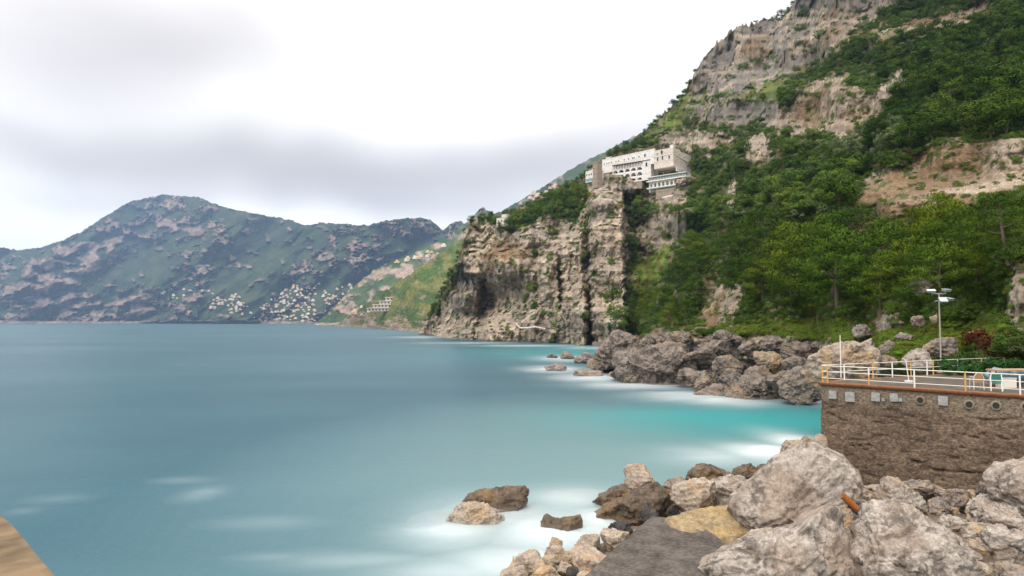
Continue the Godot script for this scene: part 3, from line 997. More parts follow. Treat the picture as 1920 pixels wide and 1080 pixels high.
func scrub(called: String, label: String, tone: String, q: Array, count: int, lo_m: float, hi_m: float, on_rock: bool, seed_: int) -> void:
	# low scrub that nobody could count: one object
	var r := RandomNumberGenerator.new()
	r.seed = seed_
	var shape := poly(q)
	var lo := shape[0]
	var hi := shape[0]
	for p in shape:
		lo = lo.min(p)
		hi = hi.max(p)
	var list := []
	for k in count * 3:
		if list.size() >= count:
			break
		var p := Vector2(r.randf_range(lo.x, hi.x), r.randf_range(lo.y, hi.y))
		if not Geometry2D.is_point_in_polygon(p, shape):
			continue
		var rock := inside_any(bare, p)
		if rock != on_rock or (tone in ["mid", "dark", "olive"] and inside_any(meadow, p)):
			continue
		if nz.get_noise_2d(p.x * 3.5 + seed_ * 31.0, p.y * 3.5) < (0.12 if on_rock else -0.25):
			continue
		var g := hill_at(p.x, p.y)
		var s := r.randf_range(lo_m, hi_m) * clampf(g.distance_to(EYE) / 220.0, 0.45, 1.7)
		var b := Basis.from_euler(Vector3(0, r.randf() * TAU, 0)).scaled(Vector3(s * r.randf_range(0.9, 1.5), s * r.randf_range(0.7, 1.1), s * r.randf_range(0.9, 1.5)))
		list.append(Transform3D(b, g - Vector3(0, s * 0.15, 0)))
	var mm := MultiMesh.new()
	mm.transform_format = MultiMesh.TRANSFORM_3D
	mm.mesh = proto.shrub[seed_ % 4][0]
	mm.instance_count = list.size()
	for k in list.size():
		mm.set_instance_transform(k, list[k])
	var o := MultiMeshInstance3D.new()
	o.name = numbered(called)
	o.multimesh = mm
	o.material_override = tints[tone][seed_ % tints[tone].size()]
	o.set_meta("kind", "stuff")
	o.set_meta("label", label)
	add_child(o)

func build_plants() -> void:
	make_protos()
	# big pines over the boulder shore and the platform
	scatter([1300, 500, 1400, 470, 1480, 490, 1560, 490, 1640, 490, 1700, 480, 1900, 460, 1890, 540, 1860, 575, 1640, 582, 1520, 584, 1400, 596, 1400, 545, 1330, 520], 1500, 33, 8.0, 12.0, "pine", "pine", "pine_tree", "pine on the slope above the platform", "tree", "pines on the lower slope", 1.15)
	scatter([1252, 560, 1270, 510, 1302, 455, 1318, 520, 1312, 612, 1230, 626, 1170, 622, 1180, 590], 500, 22, 7.0, 11.0, "pine", "pine", "pine_tree", "pine in the gully by the rock pillar", "tree", "pines in the gully", 1.0)
	# dense dark trees high on the right
	scatter([1670, 235, 1660, 190, 1640, 120, 1700, 80, 1880, 20, 1960, 0, 1960, 262, 1780, 282, 1700, 310, 1640, 300, 1590, 268, 1670, 240], 1600, 26, 7.0, 11.0, "broad", "dark", "evergreen_tree", "dense evergreen above the rock scar", "tree", "dark evergreens above the rock scar", 1.1)
	scatter([1400, 200, 1480, 160, 1560, 110, 1640, 80, 1700, 30, 1600, 120, 1500, 200, 1450, 225], 260, 17, 5.0, 9.0, "broad", "mid", "hillside_tree", "tree along the upper cliff rim", "tree", "trees along the upper rim", 1.1)
	scatter([1640, -30, 1920, -60, 1920, 0, 1860, 0, 1700, 30, 1640, 50], 400, 22, 7.0, 11.0, "broad", "dark", "evergreen_tree", "dense evergreen in the top corner", "tree", "dark evergreens at the top", 1.1)
	# olives and bright broadleaf in the middle
	scatter([1540, 290, 1600, 240, 1680, 240, 1690, 290, 1600, 318], 260, 20, 5.0, 7.5, "broad", "olive", "olive_tree", "grey-green olive tree below the orange cliffs", "tree", "olive trees", 1.1)
	scatter([1296, 290, 1360, 280, 1420, 250, 1500, 240, 1560, 290, 1610, 330, 1600, 380, 1540, 410, 1440, 420, 1380, 430, 1300, 440, 1290, 360], 1500, 31, 6.0, 9.5, "broad", "mid", "hillside_tree", "broadleaf tree between hotel and rock scar", "tree", "trees on the middle slope", 1.1)
	scatter([1400, 400, 1460, 350, 1600, 320, 1610, 350, 1520, 400, 1440, 440], 300, 24, 4.0, 6.5, "broad", "bright", "bright_tree", "bright green bushy tree on the middle slope", "tree", "bright trees on the middle slope", 1.3)
	scatter([1330, 300, 1420, 270, 1480, 300, 1560, 300, 1600, 350, 1560, 400, 1440, 420, 1360, 400], 500, 30, 3.0, 4.6, "shrub", "olive", "olive_bush", "rounded grey-green bush on the middle slope", "bush", "grey-green bushes on the middle slope", 1.5)
	plant("broad", "dark", hill_at(1585, 412), 10.0, 1.0, "evergreen_tree", "large round dark evergreen at the left edge of the orange rock scar", "tree", "")
	plant("broad", "mid", hill_at(1205, 412), 17.0, 1.05, "hillside_tree", "big rounded green tree on the cliff below the lower hotel building", "tree", "")
	# the tree belt on top of the headland
	scatter([936, 440, 965, 412, 1000, 396, 1040, 378, 1095, 366, 1104, 384, 1085, 412, 1040, 424, 1000, 440, 960, 450], 900, 11, 6.0, 10.0, "broad", "mid", "cliff_top_tree", "tree in the belt on the sea cliff", "tree", "trees on top of the sea cliff", 1.0)
	scatter([1030, 388, 1060, 372, 1095, 364, 1095, 378, 1050, 396], 120, 16, 10.0, 14.0, "pine", "pine", "cliff_top_pine", "pine on the sea cliff left of the hotel", "tree", "pines on top of the sea cliff", 0.95)
	scatter([876, 420, 930, 408, 932, 418, 880, 432], 80, 12, 5.0, 8.0, "broad", "mid", "cliff_top_tree", "tree at the cliff top's far left end", "tree", "trees at the end of the cliff top", 1.1)
	scatter([1130, 290, 1180, 270, 1300, 275, 1300, 284, 1240, 272, 1140, 296], 200, 11, 5.0, 8.0, "broad", "mid", "cliff_top_tree", "tree just above the white hotel", "tree", "trees above the hotel", 1.0)
	# single bushes on the cliff faces
	for b in [[1007, 478, 9, "mid"], [1000, 545, 10, "mid"], [990, 562, 9, "mid"], [1020, 592, 8, "mid"], [1035, 594, 7, "mid"], [1035, 440, 9, "dark"], [1097, 484, 8, "mid"], [1096, 440, 8, "mid"], [1112, 405, 9, "mid"], [1100, 425, 8, "mid"], [1155, 560, 13, "mid"], [1160, 600, 10, "mid"], [1150, 590, 8, "mid"], [848, 520, 9, "mid"], [838, 545, 10, "mid"], [826, 560, 10, "mid"], [815, 585, 9, "mid"], [850, 545, 9, "mid"], [860, 600, 6, "mid"], [875, 480, 7, "mid"], [882, 455, 6, "mid"], [1125, 520, 5, "mid"], [1210, 356, 8, "mid"], [926, 420, 8, "mid"], [954, 418, 9, "mid"], [940, 424, 7, "mid"], [1160, 390, 6, "dry"], [1110, 370, 7, "dry"]]:
		plant("shrub", b[3], hill_at(b[0], b[1]), b[2] * 0.75, 1.1, "cliff_bush", "bush rooted on a ledge of the grey sea cliff", "bush", "bushes on the sea cliff")
	for b in [[1350, 186, 9], [1405, 168, 7], [1300, 195, 7], [1440, 130, 7], [1470, 22, 12], [1510, 28, 12], [1500, 60, 10], [1540, 70, 10], [1530, 100, 8], [1480, 180, 10], [1420, 232, 9], [1370, 150, 8], [1395, 130, 10], [1420, 125, 10], [1340, 120, 6]]:
		plant("shrub", "mid", hill_at(b[0], b[1]), b[2] * 0.9, 1.3, "cliff_bush", "dark bush clinging to the upper grey mountain cliff", "bush", "bushes on the upper cliff")
	for b in [[1850, 652, 2.6], [1872, 655, 2.2], [1838, 646, 2.0], [1895, 668, 2.4]]:
		plant("shrub", "red", hill_at(b[0], b[1]), b[2], 1.3, "dry_bush", "rusty red dry bush on the bank behind the platform", "bush", "dry red bushes behind the platform")
	for b in [[1716, 248, 3.0], [1712, 292, 2.6], [1706, 232, 2.0]]:
		plant("shrub", "red", hill_at(b[0], b[1]), b[2], 1.0, "dry_bush", "rust-brown dead branch clump among the dark evergreens", "bush", "dead clumps among the evergreens")
	var all := [780, 640, 870, 430, 1000, 370, 1200, 255, 1320, 110, 1500, -30, 1960, -60, 1960, 690, 1640, 690, 1400, 640, 1180, 660]
	scrub("scrub", "low green scrub covering the hillside between the trees", "mid", all, 3800, 1.6, 3.6, false, 1)
	scrub("scrub", "dark low scrub covering the hillside between the trees", "dark", all, 1700, 1.6, 3.4, false, 2)
	scrub("scrub", "bright green undergrowth on the hillside", "bright", all, 1800, 1.2, 2.6, false, 3)
	scrub("scrub", "grey-green scrub on the hillside", "olive", all, 1500, 1.4, 2.8, false, 5)
	scrub("scrub", "dry yellow tufts on the hillside", "dry", all, 1600, 0.8, 1.8, false, 6)
	scrub("scrub", "bright grassy undergrowth on the bank above the boulder shore", "bright", [1310, 612, 1500, 598, 1640, 600, 1890, 590, 1890, 650, 1700, 690, 1600, 650, 1400, 640], 1500, 0.7, 1.7, false, 4)
	scrub("scrub", "yellow flowering grass on the bank above the boulder shore", "dry", [1310, 612, 1500, 598, 1640, 600, 1890, 590, 1890, 650, 1700, 690, 1600, 650, 1400, 640], 900, 0.6, 1.4, false, 7)
	scrub("scrub", "small tufts growing from cracks in the cliffs", "mid", all, 3000, 0.8, 2.2, true, 8)
# ------------------------------------------------------------------ boulders and shore
var LIGHT := {"base": Color(0.40, 0.35, 0.31), "dark": Color(0.13, 0.105, 0.09), "warm": Color(0.31, 0.24, 0.19), "dirt": 0.65, "rough": 0.075}
var PALE := {"base": Color(0.41, 0.34, 0.275), "dark": Color(0.24, 0.18, 0.15), "warm": Color(0.42, 0.29, 0.18), "dirt": 0.6, "rough": 0.085}
var GREY := {"base": Color(0.28, 0.235, 0.205), "dark": Color(0.09, 0.075, 0.068), "warm": Color(0.32, 0.24, 0.17), "dirt": 0.75, "rough": 0.14, "crack_d": 0.06, "crack_f": 1.6}
var WET := {"base": Color(0.15, 0.108, 0.075), "dark": Color(0.06, 0.047, 0.04), "warm": Color(0.20, 0.125, 0.06), "dirt": 0.6, "rough": 0.09}
var BLACK := {"base": Color(0.05, 0.046, 0.046), "dark": Color(0.03, 0.028, 0.028), "warm": Color(0.09, 0.075, 0.06), "dirt": 0.5, "rough": 0.1}
var TAN := {"base": Color(0.40, 0.32, 0.235), "dark": Color(0.22, 0.18, 0.15), "warm": Color(0.43, 0.28, 0.145), "dirt": 0.4, "rough": 0.10}

func boulder(box: Array, d: float, thick: float, look: Dictionary, level: int, seed_: int, called: String, label: String, group := "", mat := "boulder", trace: Array = []) -> MeshInstance3D:
	# box: left, top, right, bottom as seen from the terrace; d: distance; thick: half depth as a share of half width
	var lk := look.duplicate()
	var x0: float = box[0]
	var y0: float = box[1]
	var x1: float = box[2]
	var y1: float = box[3]
	if trace.size():
		var o := outline_radii(trace)
		lk.outline = o.radii
		x0 = o.mid.x - o.half.x
		x1 = o.mid.x + o.half.x
		y0 = o.mid.y - o.half.y
		y1 = o.mid.y + o.half.y
		lk.facets = 0
	else:
		# boulders sit a little in the ground; the squared profile with cuts fills about nine tenths of its box
		y1 += (y1 - y0) * 0.22
		var gx := (x1 - x0) * 0.05
		x0 -= gx
		x1 += gx
		y0 -= (y1 - y0) * 0.04
	var p := at((x0 + x1) * 0.5, (y0 + y1) * 0.5, d)
	var k := d / FOCAL * 0.5
	var half := Vector3((x1 - x0) * k, (y1 - y0) * k, maxf((x1 - x0) * k * thick, 0.2))
	var o := part(called, rock_mesh(seed_, level, half, lk), M[mat], self, p, Vector3(0, atan2(-p.x, -p.z), 0))
	tag(o, label, "boulder" if not called.begins_with("sea") else "rock", group)
	return o

var stone_kinds := []
func make_stones() -> void:
	for k in 8:
		stone_kinds.append(rock_mesh(900 + k * 13, 3, Vector3(1, 0.8, 0.9), GREY))
	for k in 6:
		stone_kinds.append(rock_mesh(700 + k * 13, 3, Vector3(1, 0.75, 0.9), LIGHT))
	for k in 3:
		stone_kinds.append(rock_mesh(500 + k * 13, 3, Vector3(1, 0.75, 0.9), TAN))

var stone_first := {}
func stone(kind: int, p: Vector3, s: Vector3, called: String, label: String, group: String, mat: String) -> void:
	var key := "%d %s" % [kind, mat]
	var o: MeshInstance3D
	if stone_first.has(key):
		o = stone_first[key].duplicate()
	else:
		o = MeshInstance3D.new()
		o.mesh = stone_kinds[kind]
		o.material_override = M[mat]
		stone_first[key] = o
	o.name = numbered(called)
	add_child(o)
	o.position = p
	o.rotation = Vector3(rng.randf_range(-0.4, 0.4), rng.randf() * TAU, rng.randf_range(-0.4, 0.4))
	o.scale = s
	tag(o, label, "boulder" if s.x > 0.6 else "stone", group)

var strand := [-8.0, -20.0, -0.9, -29.0, 2.0, -33.0, 4.6, -36.5, 5.4, -41.0, 9.5, -45.5, 14.0, -47.5, 18.5, -47.0, 21.0, -46.0]
func inland(x: float, z: float) -> float:
	# distance from the waterline, positive on land
	var best := 1e9
	var side := 1.0
	for i in range(0, strand.size() - 2, 2):
		var a := Vector2(strand[i], strand[i + 1])
		var b := Vector2(strand[i + 2], strand[i + 3])
		var p := Vector2(x, z)
		var c := Geometry2D.get_closest_point_to_segment(p, a, b)
		var d := p.distance_to(c)
		if d < best:
			best = d
			side = 1.0 if (b - a).cross(p - a) > 0.0 else -1.0
	return best * side

func shore_height(x: float, z: float) -> float:
	var s := inland(x, z)
	var h := -1.6 + 1.75 * ramp(s, -3.5, 1.5) + 1.9 * ramp(s, 0.5, 11.0)
	h -= ramp(z, -29.0, -24.5) * 2.2
	if z > -39.0 and x < 11.0 and z < -20.0:
		h = minf(h, 0.35)
	return h + nz.get_noise_2d(x * 9.0, z * 9.0) * 0.28 + nf.get_noise_2d(x * 9.0, z * 9.0) * 0.16

func build_shore() -> void:
	make_stones()
	var nx := 230
	var ny := 170
	var v := PackedVector3Array()
	var c := PackedColorArray()
	for j in ny:
		var z := lerpf(-54.0, -14.0, j / (ny - 1.0))
		for i in nx:
			var x := lerpf(-10.0, 44.0, i / (nx - 1.0))
			v.append(Vector3(x, shore_height(x, z), z))
			var t := clampf(0.5 + nf.get_noise_2d(x * 12.0, z * 12.0) * 1.5, 0, 1)
			c.append(Color(0.17, 0.13, 0.10).lerp(Color(0.30, 0.24, 0.185), t))
	struct("shore", grid_mesh(v, c, nx, ny), M.shore_rock, "stony shore under the boulders below the platform")
	# ---- the ramp and the yellow ledge beside it
	var rp := [on_level(1222, 968, 1.15), on_level(1296, 974, 1.2), on_level(1350, 1010, 1.2), on_level(1380, 1040, 1.15), on_level(1390, 1100, 1.0), on_level(1060, 1115, 0.75), on_level(1150, 1030, 0.95)]
	var ramp_o := struct("concrete_ramp", slab(rp, 1.6, Color(0.125, 0.105, 0.093)), M.stained, "dark grey concrete slipway between the boulders")
	ramp_o.set_meta("kind", "structure")
	var ledge := part("rock_ledge", rock_mesh(77, 5, Vector3(2.7, 0.6, 2.2), {"base": Color(0.34, 0.255, 0.15), "dark": Color(0.22, 0.165, 0.10), "warm": Color(0.40, 0.28, 0.13), "dirt": 0.5, "rough": 0.045, "facets": 4, "cut_lo": 0.8, "cut_hi": 0.95, "bed_amp": 0.01, "crack_d": 0.015, "block": 0.012, "planes": [[Vector3(-0.12, 0.98, 0.1).normalized(), 0.17]]}), M.boulder, self, on_level(1352, 985, 1.0), Vector3(0, 0.5, 0))
	tag(ledge, "smooth yellow-ochre rock ledge beside the grey slipway", "ledge")
	# ---- large foreground boulders
	var tilt := LIGHT.duplicate()
	tilt.merge({"bed": Vector3(-0.62, 0.78, 0.25), "bed_amp": 0.02, "bed_freq": 8.0, "facets": 5, "rough": 0.055, "cut_lo": 0.8, "cut_hi": 0.95, "planes": [[Vector3(-0.4, 0.5, 0.76).normalized(), 0.36], [Vector3(0.42, 0.1, 0.9).normalized(), 0.38], [Vector3(0.1, -0.5, 0.85).normalized(), 0.46]], "chips": 8, "block": 0.035}, true)
	boulder([0, 0, 0, 0], 32.0, 0.85, tilt, 6, 11, "boulder", "huge pale tilted slab boulder leaning at the corner of the platform wall", "", "boulder",
		[1507, 840, 1540, 848, 1572, 862, 1590, 880, 1602, 900, 1604, 920, 1586, 942, 1570, 956, 1552, 972, 1520, 995, 1481, 1015, 1440, 1020, 1406, 1040, 1372, 1044, 1366, 1010, 1361, 990, 1374, 961, 1400, 926, 1436, 890, 1460, 872, 1481, 858])
	var front := LIGHT.duplicate()
	front.merge({"bed": Vector3(-0.5, 0.85, 0.3), "bed_amp": 0.02, "bed_freq": 4.0, "rough": 0.08, "facets": 10, "dirt": 0.75, "crack_w": 9.0, "crack_d": 0.07, "crack_f": 0.9, "planes": [[Vector3(-0.3, 0.75, 0.6).normalized(), 0.42], [Vector3(0.35, 0.35, 0.86).normalized(), 0.48], [Vector3(-0.2, -0.1, 0.97).normalized(), 0.55]]}, true)
	boulder([0, 0, 0, 0], 27.0, 0.7, front, 6, 23, "boulder", "grey-white boulder with a sharp left ridge in front of the tilted slab", "", "boulder",
		[1322, 1082, 1380, 1046, 1440, 1014, 1490, 992, 1530, 968, 1556, 958, 1570, 968, 1582, 992, 1590, 1030, 1588, 1080, 1580, 1150, 1480, 1170, 1380, 1150])
	var round_b := front.duplicate()
	round_b.planes = []
	boulder([0, 0, 0, 0], 25.8, 0.8, round_b, 6, 37, "boulder", "large round cracked grey-white boulder at the bottom edge of the picture", "", "boulder",
		[1598, 1050, 1608, 1010, 1634, 978, 1672, 964, 1714, 970, 1760, 996, 1796, 1024, 1812, 1056, 1806, 1110, 1780, 1160, 1700, 1180, 1620, 1160, 1592, 1100])
	boulder([0, 0, 0, 0], 30.5, 0.9, LIGHT, 5, 41, "boulder", "tall grey boulder stack against the wall at the right edge", "", "boulder",
		[1862, 902, 1880, 884, 1905, 874, 1935, 860, 1990, 870, 2000, 930, 1980, 985, 1930, 975, 1896, 965, 1872, 940])
	for b in [
		[1632, 904, 1694, 984, 33.0, LIGHT, "upright split grey boulder right of the rusty pipe"], [1670, 914, 1738, 982, 32.0, LIGHT, "blocky grey boulder in the middle below the platform wall"], [1648, 898, 1700, 930, 34.5, PALE, "flat mossy cream stone against the foot of the wall"],
		[1735, 938, 1782, 976, 32.5, GREY, "leaning thin grey slab in the gap below the wall"], [1738, 970, 1808, 1012, 30.0, LIGHT, "crumbly grey-white boulder behind the round cracked one"], [1790, 992, 1830, 1018, 29.5, GREY, "small dark-shaded boulder in the right rubble"], [1815, 930, 1886, 968, 31.5, LIGHT, "rounded grey boulder left of the tall stack"],
		[1848, 950, 1926, 990, 29.8, LIGHT, "smooth pale boulder below the tall stack"], [1845, 984, 1935, 1052, 27.6, LIGHT, "large smooth boulder cut by the right edge of the picture"], [1790, 1022, 1838, 1064, 27.8, LIGHT, "angular grey boulder right of the round cracked one"], [1810, 1046, 1866, 1100, 26.2, PALE, "light angular boulder at the bottom right"],
		[1860, 1052, 1935, 1110, 25.4, GREY, "dark pitted boulder in the bottom right corner"], [1556, 946, 1600, 1000, 30.6, TAN, "smooth pinkish boulder tucked behind the sharp-ridged one"], [1635, 952, 1680, 985, 30.2, TAN, "small pinkish stone above the round cracked boulder"], [1690, 968, 1740, 996, 29.8, TAN, "small warm stone left of the crumbly boulder"],
		[1600, 915, 1640, 945, 35.0, GREY, "small rubble boulder between the slab and the wall"], [1700, 900, 1760, 925, 34.2, GREY, "low broken stone in the ledge under the wall"], [1760, 915, 1815, 945, 33.2, GREY, "jagged brown stone under the wall"], [1830, 905, 1870, 935, 33.0, GREY, "rough stone at the wall foot beside the tall stack"],
		[1265, 896, 1345, 966, 37.5, PALE, "broad pinkish-beige boulder right of the upright one"], [1322, 894, 1404, 944, 38.5, LIGHT, "crumbly pale boulder left of the tilted slab"], [1372, 910, 1416, 945, 36.5, LIGHT, "small pale boulder wedged at the tilted slab"], [1240, 898, 1292, 950, 40.5, GREY, "dark-sided boulder between the upright and the beige one"]]:
		boulder(b, b[4], 0.85, b[5], 5, int(b[0]) * 3 + int(b[1]), "boulder", b[6])
	for b in [
		[1296, 873, 1378, 910, 44.0, WET, "dark brown boulder at the water behind the pale ones"], [1378, 868, 1420, 904, 45.0, WET, "pointed dark rock standing at the water's edge"], [1412, 870, 1446, 895, 45.5, WET, "smaller pointed dark rock next to the slab boulder"], [1248, 946, 1274, 972, 36.8, BLACK, "small black stone at the head of the slipway"], [1205, 952, 1238, 978, 36.0, BLACK, "flat black stone left of the slipway head"],
		[1462, 822, 1508, 862, 47.0, PALE, "whitish rock in the surf beside the platform corner"], [1496, 815, 1530, 852, 48.0, PALE, "pale rock in the surf touching the platform corner"], [1455, 848, 1490, 872, 46.0, PALE, "low whitish rock in the surf below the corner"],
		[1135, 978, 1190, 1004, 33.6, BLACK, "black-topped hollow boulder on the slipway edge"]]:
		boulder(b, b[4], 0.8, b[5], 4, int(b[0]) * 3 + int(b[1]), "boulder", b[6], "", "wet" if b[5] == WET or b[5] == BLACK else "boulder")
	# the rock with the upright block, and rocks standing in the surf
	boulder([0, 0, 0, 0], 39.6, 0.8, PALE, 5, 61, "boulder", "upright pale block perched on the brown rocks at the water", "", "boulder", [1168, 886, 1180, 877, 1198, 872, 1208, 876, 1222, 900, 1236, 916, 1238, 940, 1190, 940, 1176, 915])
	boulder([0, 0, 0, 0], 38.2, 0.7, WET, 5, 67, "sea_rock", "brown wedge-shaped rock in front of the upright block", "", "wet", [1112, 976, 1135, 958, 1165, 938, 1198, 922, 1230, 914, 1252, 926, 1262, 960, 1240, 990, 1150, 996])
	boulder([0, 0, 0, 0], 41.5, 0.6, WET, 4, 71, "sea_rock", "flat brown rock behind the wedge-shaped one", "", "wet", [1105, 950, 1125, 934, 1160, 918, 1190, 914, 1215, 940, 1190, 965, 1120, 966])
	boulder([0, 0, 0, 0], 40.5, 0.55, WET, 5, 73, "sea_rock", "long dark flat-topped rock standing alone in the milky water", "", "wet", [866, 946, 876, 934, 910, 924, 940, 919, 980, 920, 991, 930, 993, 950, 970, 966, 890, 968, 868, 960])
	boulder([0, 0, 0, 0], 38.0, 0.6, PALE, 5, 79, "sea_rock", "low pale rock in the mist left of the dark flat-topped one", "", "wet", [838, 982, 858, 955, 880, 946, 905, 950, 930, 962, 950, 985, 930, 1004, 860, 1004])
	boulder([0, 0, 0, 0], 36.2, 0.6, WET, 4, 83, "sea_rock", "small saddle-shaped brown rock in the surf", "", "wet", [1016, 985, 1020, 972, 1030, 970, 1050, 976, 1072, 973, 1088, 969, 1092, 985, 1090, 1010, 1018, 1012])
	for b in [
		[956, 1030, 1022, 1078, 29.6, PALE, "pinkish flat boulder leftmost of the pile by the slipway"], [1024, 1022, 1064, 1058, 31.2, PALE, "rounded brown-speckled stone in the pile by the slipway"], [1028, 1006, 1056, 1030, 32.4, TAN, "pale stone at the water at the top of the pile"], [1076, 1000, 1126, 1036, 32.4, PALE, "round pinkish boulder at the top of the pile"],
		[1128, 988, 1180, 1032, 32.6, PALE, "cream boulder against the slipway edge"], [1068, 1026, 1146, 1078, 30.2, PALE, "large brown-speckled boulder leaning on the slipway"], [1052, 1030, 1090, 1062, 30.8, TAN, "yellowish stone in the middle of the pile"], [1008, 1042, 1050, 1070, 30.0, TAN, "warm beige stone low in the pile"],
		[994, 1060, 1048, 1100, 28.6, TAN, "smooth yellow stone at the bottom edge of the pile"], [935, 1064, 988, 1100, 28.6, PALE, "grey-beige stone cut off at the bottom left of the pile"], [1042, 1052, 1074, 1080, 29.4, PALE, "small beige stone under the large speckled boulder"], [1060, 1066, 1090, 1096, 28.6, BLACK, "black stone at the foot of the pile"], [1074, 1070, 1108, 1100, 28.2, TAN, "small pale stone at the slipway edge near the bottom"]]:
		boulder(b, b[4], 0.9, b[5], 4, int(b[0]) * 3 + int(b[1]), "boulder", b[6])
	# rubble between the large boulders
	var n := 0
	for k in 1200:
		if n >= 210:
			break
		var px := rng.randf_range(1420, 1935)
		var py := rng.randf_range(905, 1090)
		var e := 1.9
		var p := on_level(px, py, e)
		var h := shore_height(p.x, p.z)
		p = on_level(px, py, h)
		if inland(p.x, p.z) < 1.5 or (px < 1820.0 and py > 958.0) or (px < 1600.0) or (p.x - 18.4) * 0.725 - (-(p.z) - 42.1) * -0.689 > -0.6:
			continue
		n += 1
		var s := rng.randf_range(0.14, 0.55)
		var sk := 8 + rng.randi() % 9
		var near_wall := "close to the wall" if py < 940.0 else "farther out"
		stone(sk, Vector3(p.x, shore_height(p.x, p.z) + s * 0.2, p.z), Vector3(s, s * rng.randf_range(0.6, 1.0), s * rng.randf_range(0.7, 1.2)), "rubble_stone", "%s %s rubble stone below the platform, %s" % ["tiny" if s < 0.28 else "small" if s < 0.42 else "larger", "grey" if sk < 14 else "tan", ("mid rubble, " if px < 1760 else "right rubble, ") + near_wall], "rubble below the platform wall", "boulder")
	# ---- the boulder shore across the cove
	boulder([0, 0, 0, 0], 124.0, 0.9, GREY, 6, 101, "shore_boulder", "large dark ridged rock mound running into the sea across the cove", "", "shore_rock", [1143, 706, 1160, 690, 1185, 668, 1215, 654, 1250, 648, 1275, 655, 1296, 690, 1306, 712, 1290, 726, 1220, 730, 1160, 722])
	boulder([0, 0, 0, 0], 150.0, 0.9, GREY, 5, 103, "shore_boulder", "tall rough rock mass at the left end of the boulder shore", "", "shore_rock", [1110, 690, 1122, 664, 1136, 640, 1150, 622, 1180, 618, 1196, 640, 1200, 670, 1180, 700, 1130, 704])
	boulder([0, 0, 0, 0], 100.0, 0.8, GREY, 6, 107, "shore_boulder", "broad dark boulder nearest the turquoise water across the cove", "", "shore_rock", [1356, 738, 1362, 716, 1384, 706, 1420, 708, 1450, 722, 1470, 742, 1464, 762, 1380, 768, 1358, 758])
	boulder([0, 0, 0, 0], 103.0, 0.8, GREY, 4, 109, "shore_boulder", "low dark rock left of the broad boulder in the foam", "", "shore_rock", [1298, 744, 1320, 732, 1340, 721, 1362, 724, 1364, 750, 1340, 760, 1300, 756])
	boulder([0, 0, 0, 0], 92.0, 0.8, GREY, 5, 113, "shore_boulder", "dark boulder in the water next to the platform corner", "", "shore_rock", [1466, 720, 1480, 700, 1505, 690, 1540, 690, 1550, 740, 1500, 756, 1470, 744])
	boulder([0, 0, 0, 0], 103.0, 0.85, TAN, 5, 127, "shore_boulder", "tan egg-shaped boulder in the middle of the boulder shore", "", "shore_rock", [1414, 662, 1430, 657, 1456, 662, 1470, 678, 1466, 696, 1446, 700, 1424, 688])
	boulder([0, 0, 0, 0], 62.0, 0.9, {"base": Color(0.37, 0.305, 0.245), "dark": Color(0.13, 0.105, 0.095), "warm": Color(0.36, 0.25, 0.15), "dirt": 0.8, "rough": 0.10}, 5, 131, "shore_boulder", "big pale orange-stained rock face behind the railing and the white pole", "", "boulder", [1512, 700, 1530, 668, 1552, 652, 1580, 646, 1612, 648, 1626, 634, 1636, 652, 1634, 690, 1640, 716, 1580, 726, 1514, 722])
	for b in [[1300, 690, 1350, 725, 110.0], [1262, 690, 1312, 718, 116.0], [1236, 640, 1280, 664, 128.0], [1290, 650, 1340, 680, 118.0], [1340, 664, 1390, 700, 110.0], [1384, 638, 1430, 668, 112.0], [1430, 634, 1480, 662, 108.0], [1470, 640, 1520, 672, 100.0], [1320, 640, 1362, 664, 122.0], [1400, 690, 1450, 716, 101.0], [1440, 696, 1490, 726, 97.0], [1470, 664, 1520, 700, 94.0], [1350, 690, 1392, 716, 106.0], [1200, 628, 1244, 656, 140.0], [1300, 700, 1340, 732, 106.0], [1150, 650, 1200, 700, 142.0], [1340, 620, 1376, 640, 124.0], [1260, 622, 1300, 640, 138.0]]:
		boulder(b, b[4], 0.9, GREY, 4, int(b[0]) * 7 + int(b[1]), "shore_boulder", "%s rough grey boulder across the cove, %s" % ["broad" if b[2] - b[0] > 46 else "large" if b[2] - b[0] > 40 else "narrower", "%s of the tan egg-shaped boulder, %s row" % ["right" if b[0] > 1440 else "just left" if b[0] > 1335 else "far left" if b[0] > 1255 else "farthest left", "upper" if b[1] < 645 else "middle" if b[1] < 685 else "lower"]], "large boulders across the cove", "shore_rock")
	n = 0
	for k in 900:
		if n >= 190:
			break
		var px := rng.randf_range(1150, 1540)
		var py := rng.randf_range(624, 735)
		var low := line([1150, 690, 1300, 726, 1350, 735, 1540, 738], px)
		var high := line([1150, 640, 1200, 626, 1400, 636, 1540, 644], px)
		if py > low or py < high:
			continue
		n += 1
		var p := hill_at(px, py)
		var dd := -p.z
		var s := rng.randf_range(5.0, 17.0) * dd / FOCAL
		stone(rng.randi() % 8, p + Vector3(0, 0.1, s * 0.2), Vector3(s, s * rng.randf_range(0.7, 1.0), s), "shore_stone", "%s rough grey boulder heaped across the cove, %s" % ["small" if s < 0.9 else "middling" if s < 1.3 else "bigger", ("left end" if px < 1280 else "middle" if px < 1410 else "near the platform") + (", upper row" if py < 655.0 else ", middle row" if py < 690.0 else ", lower row")], "boulders heaped across the cove", "shore_rock")
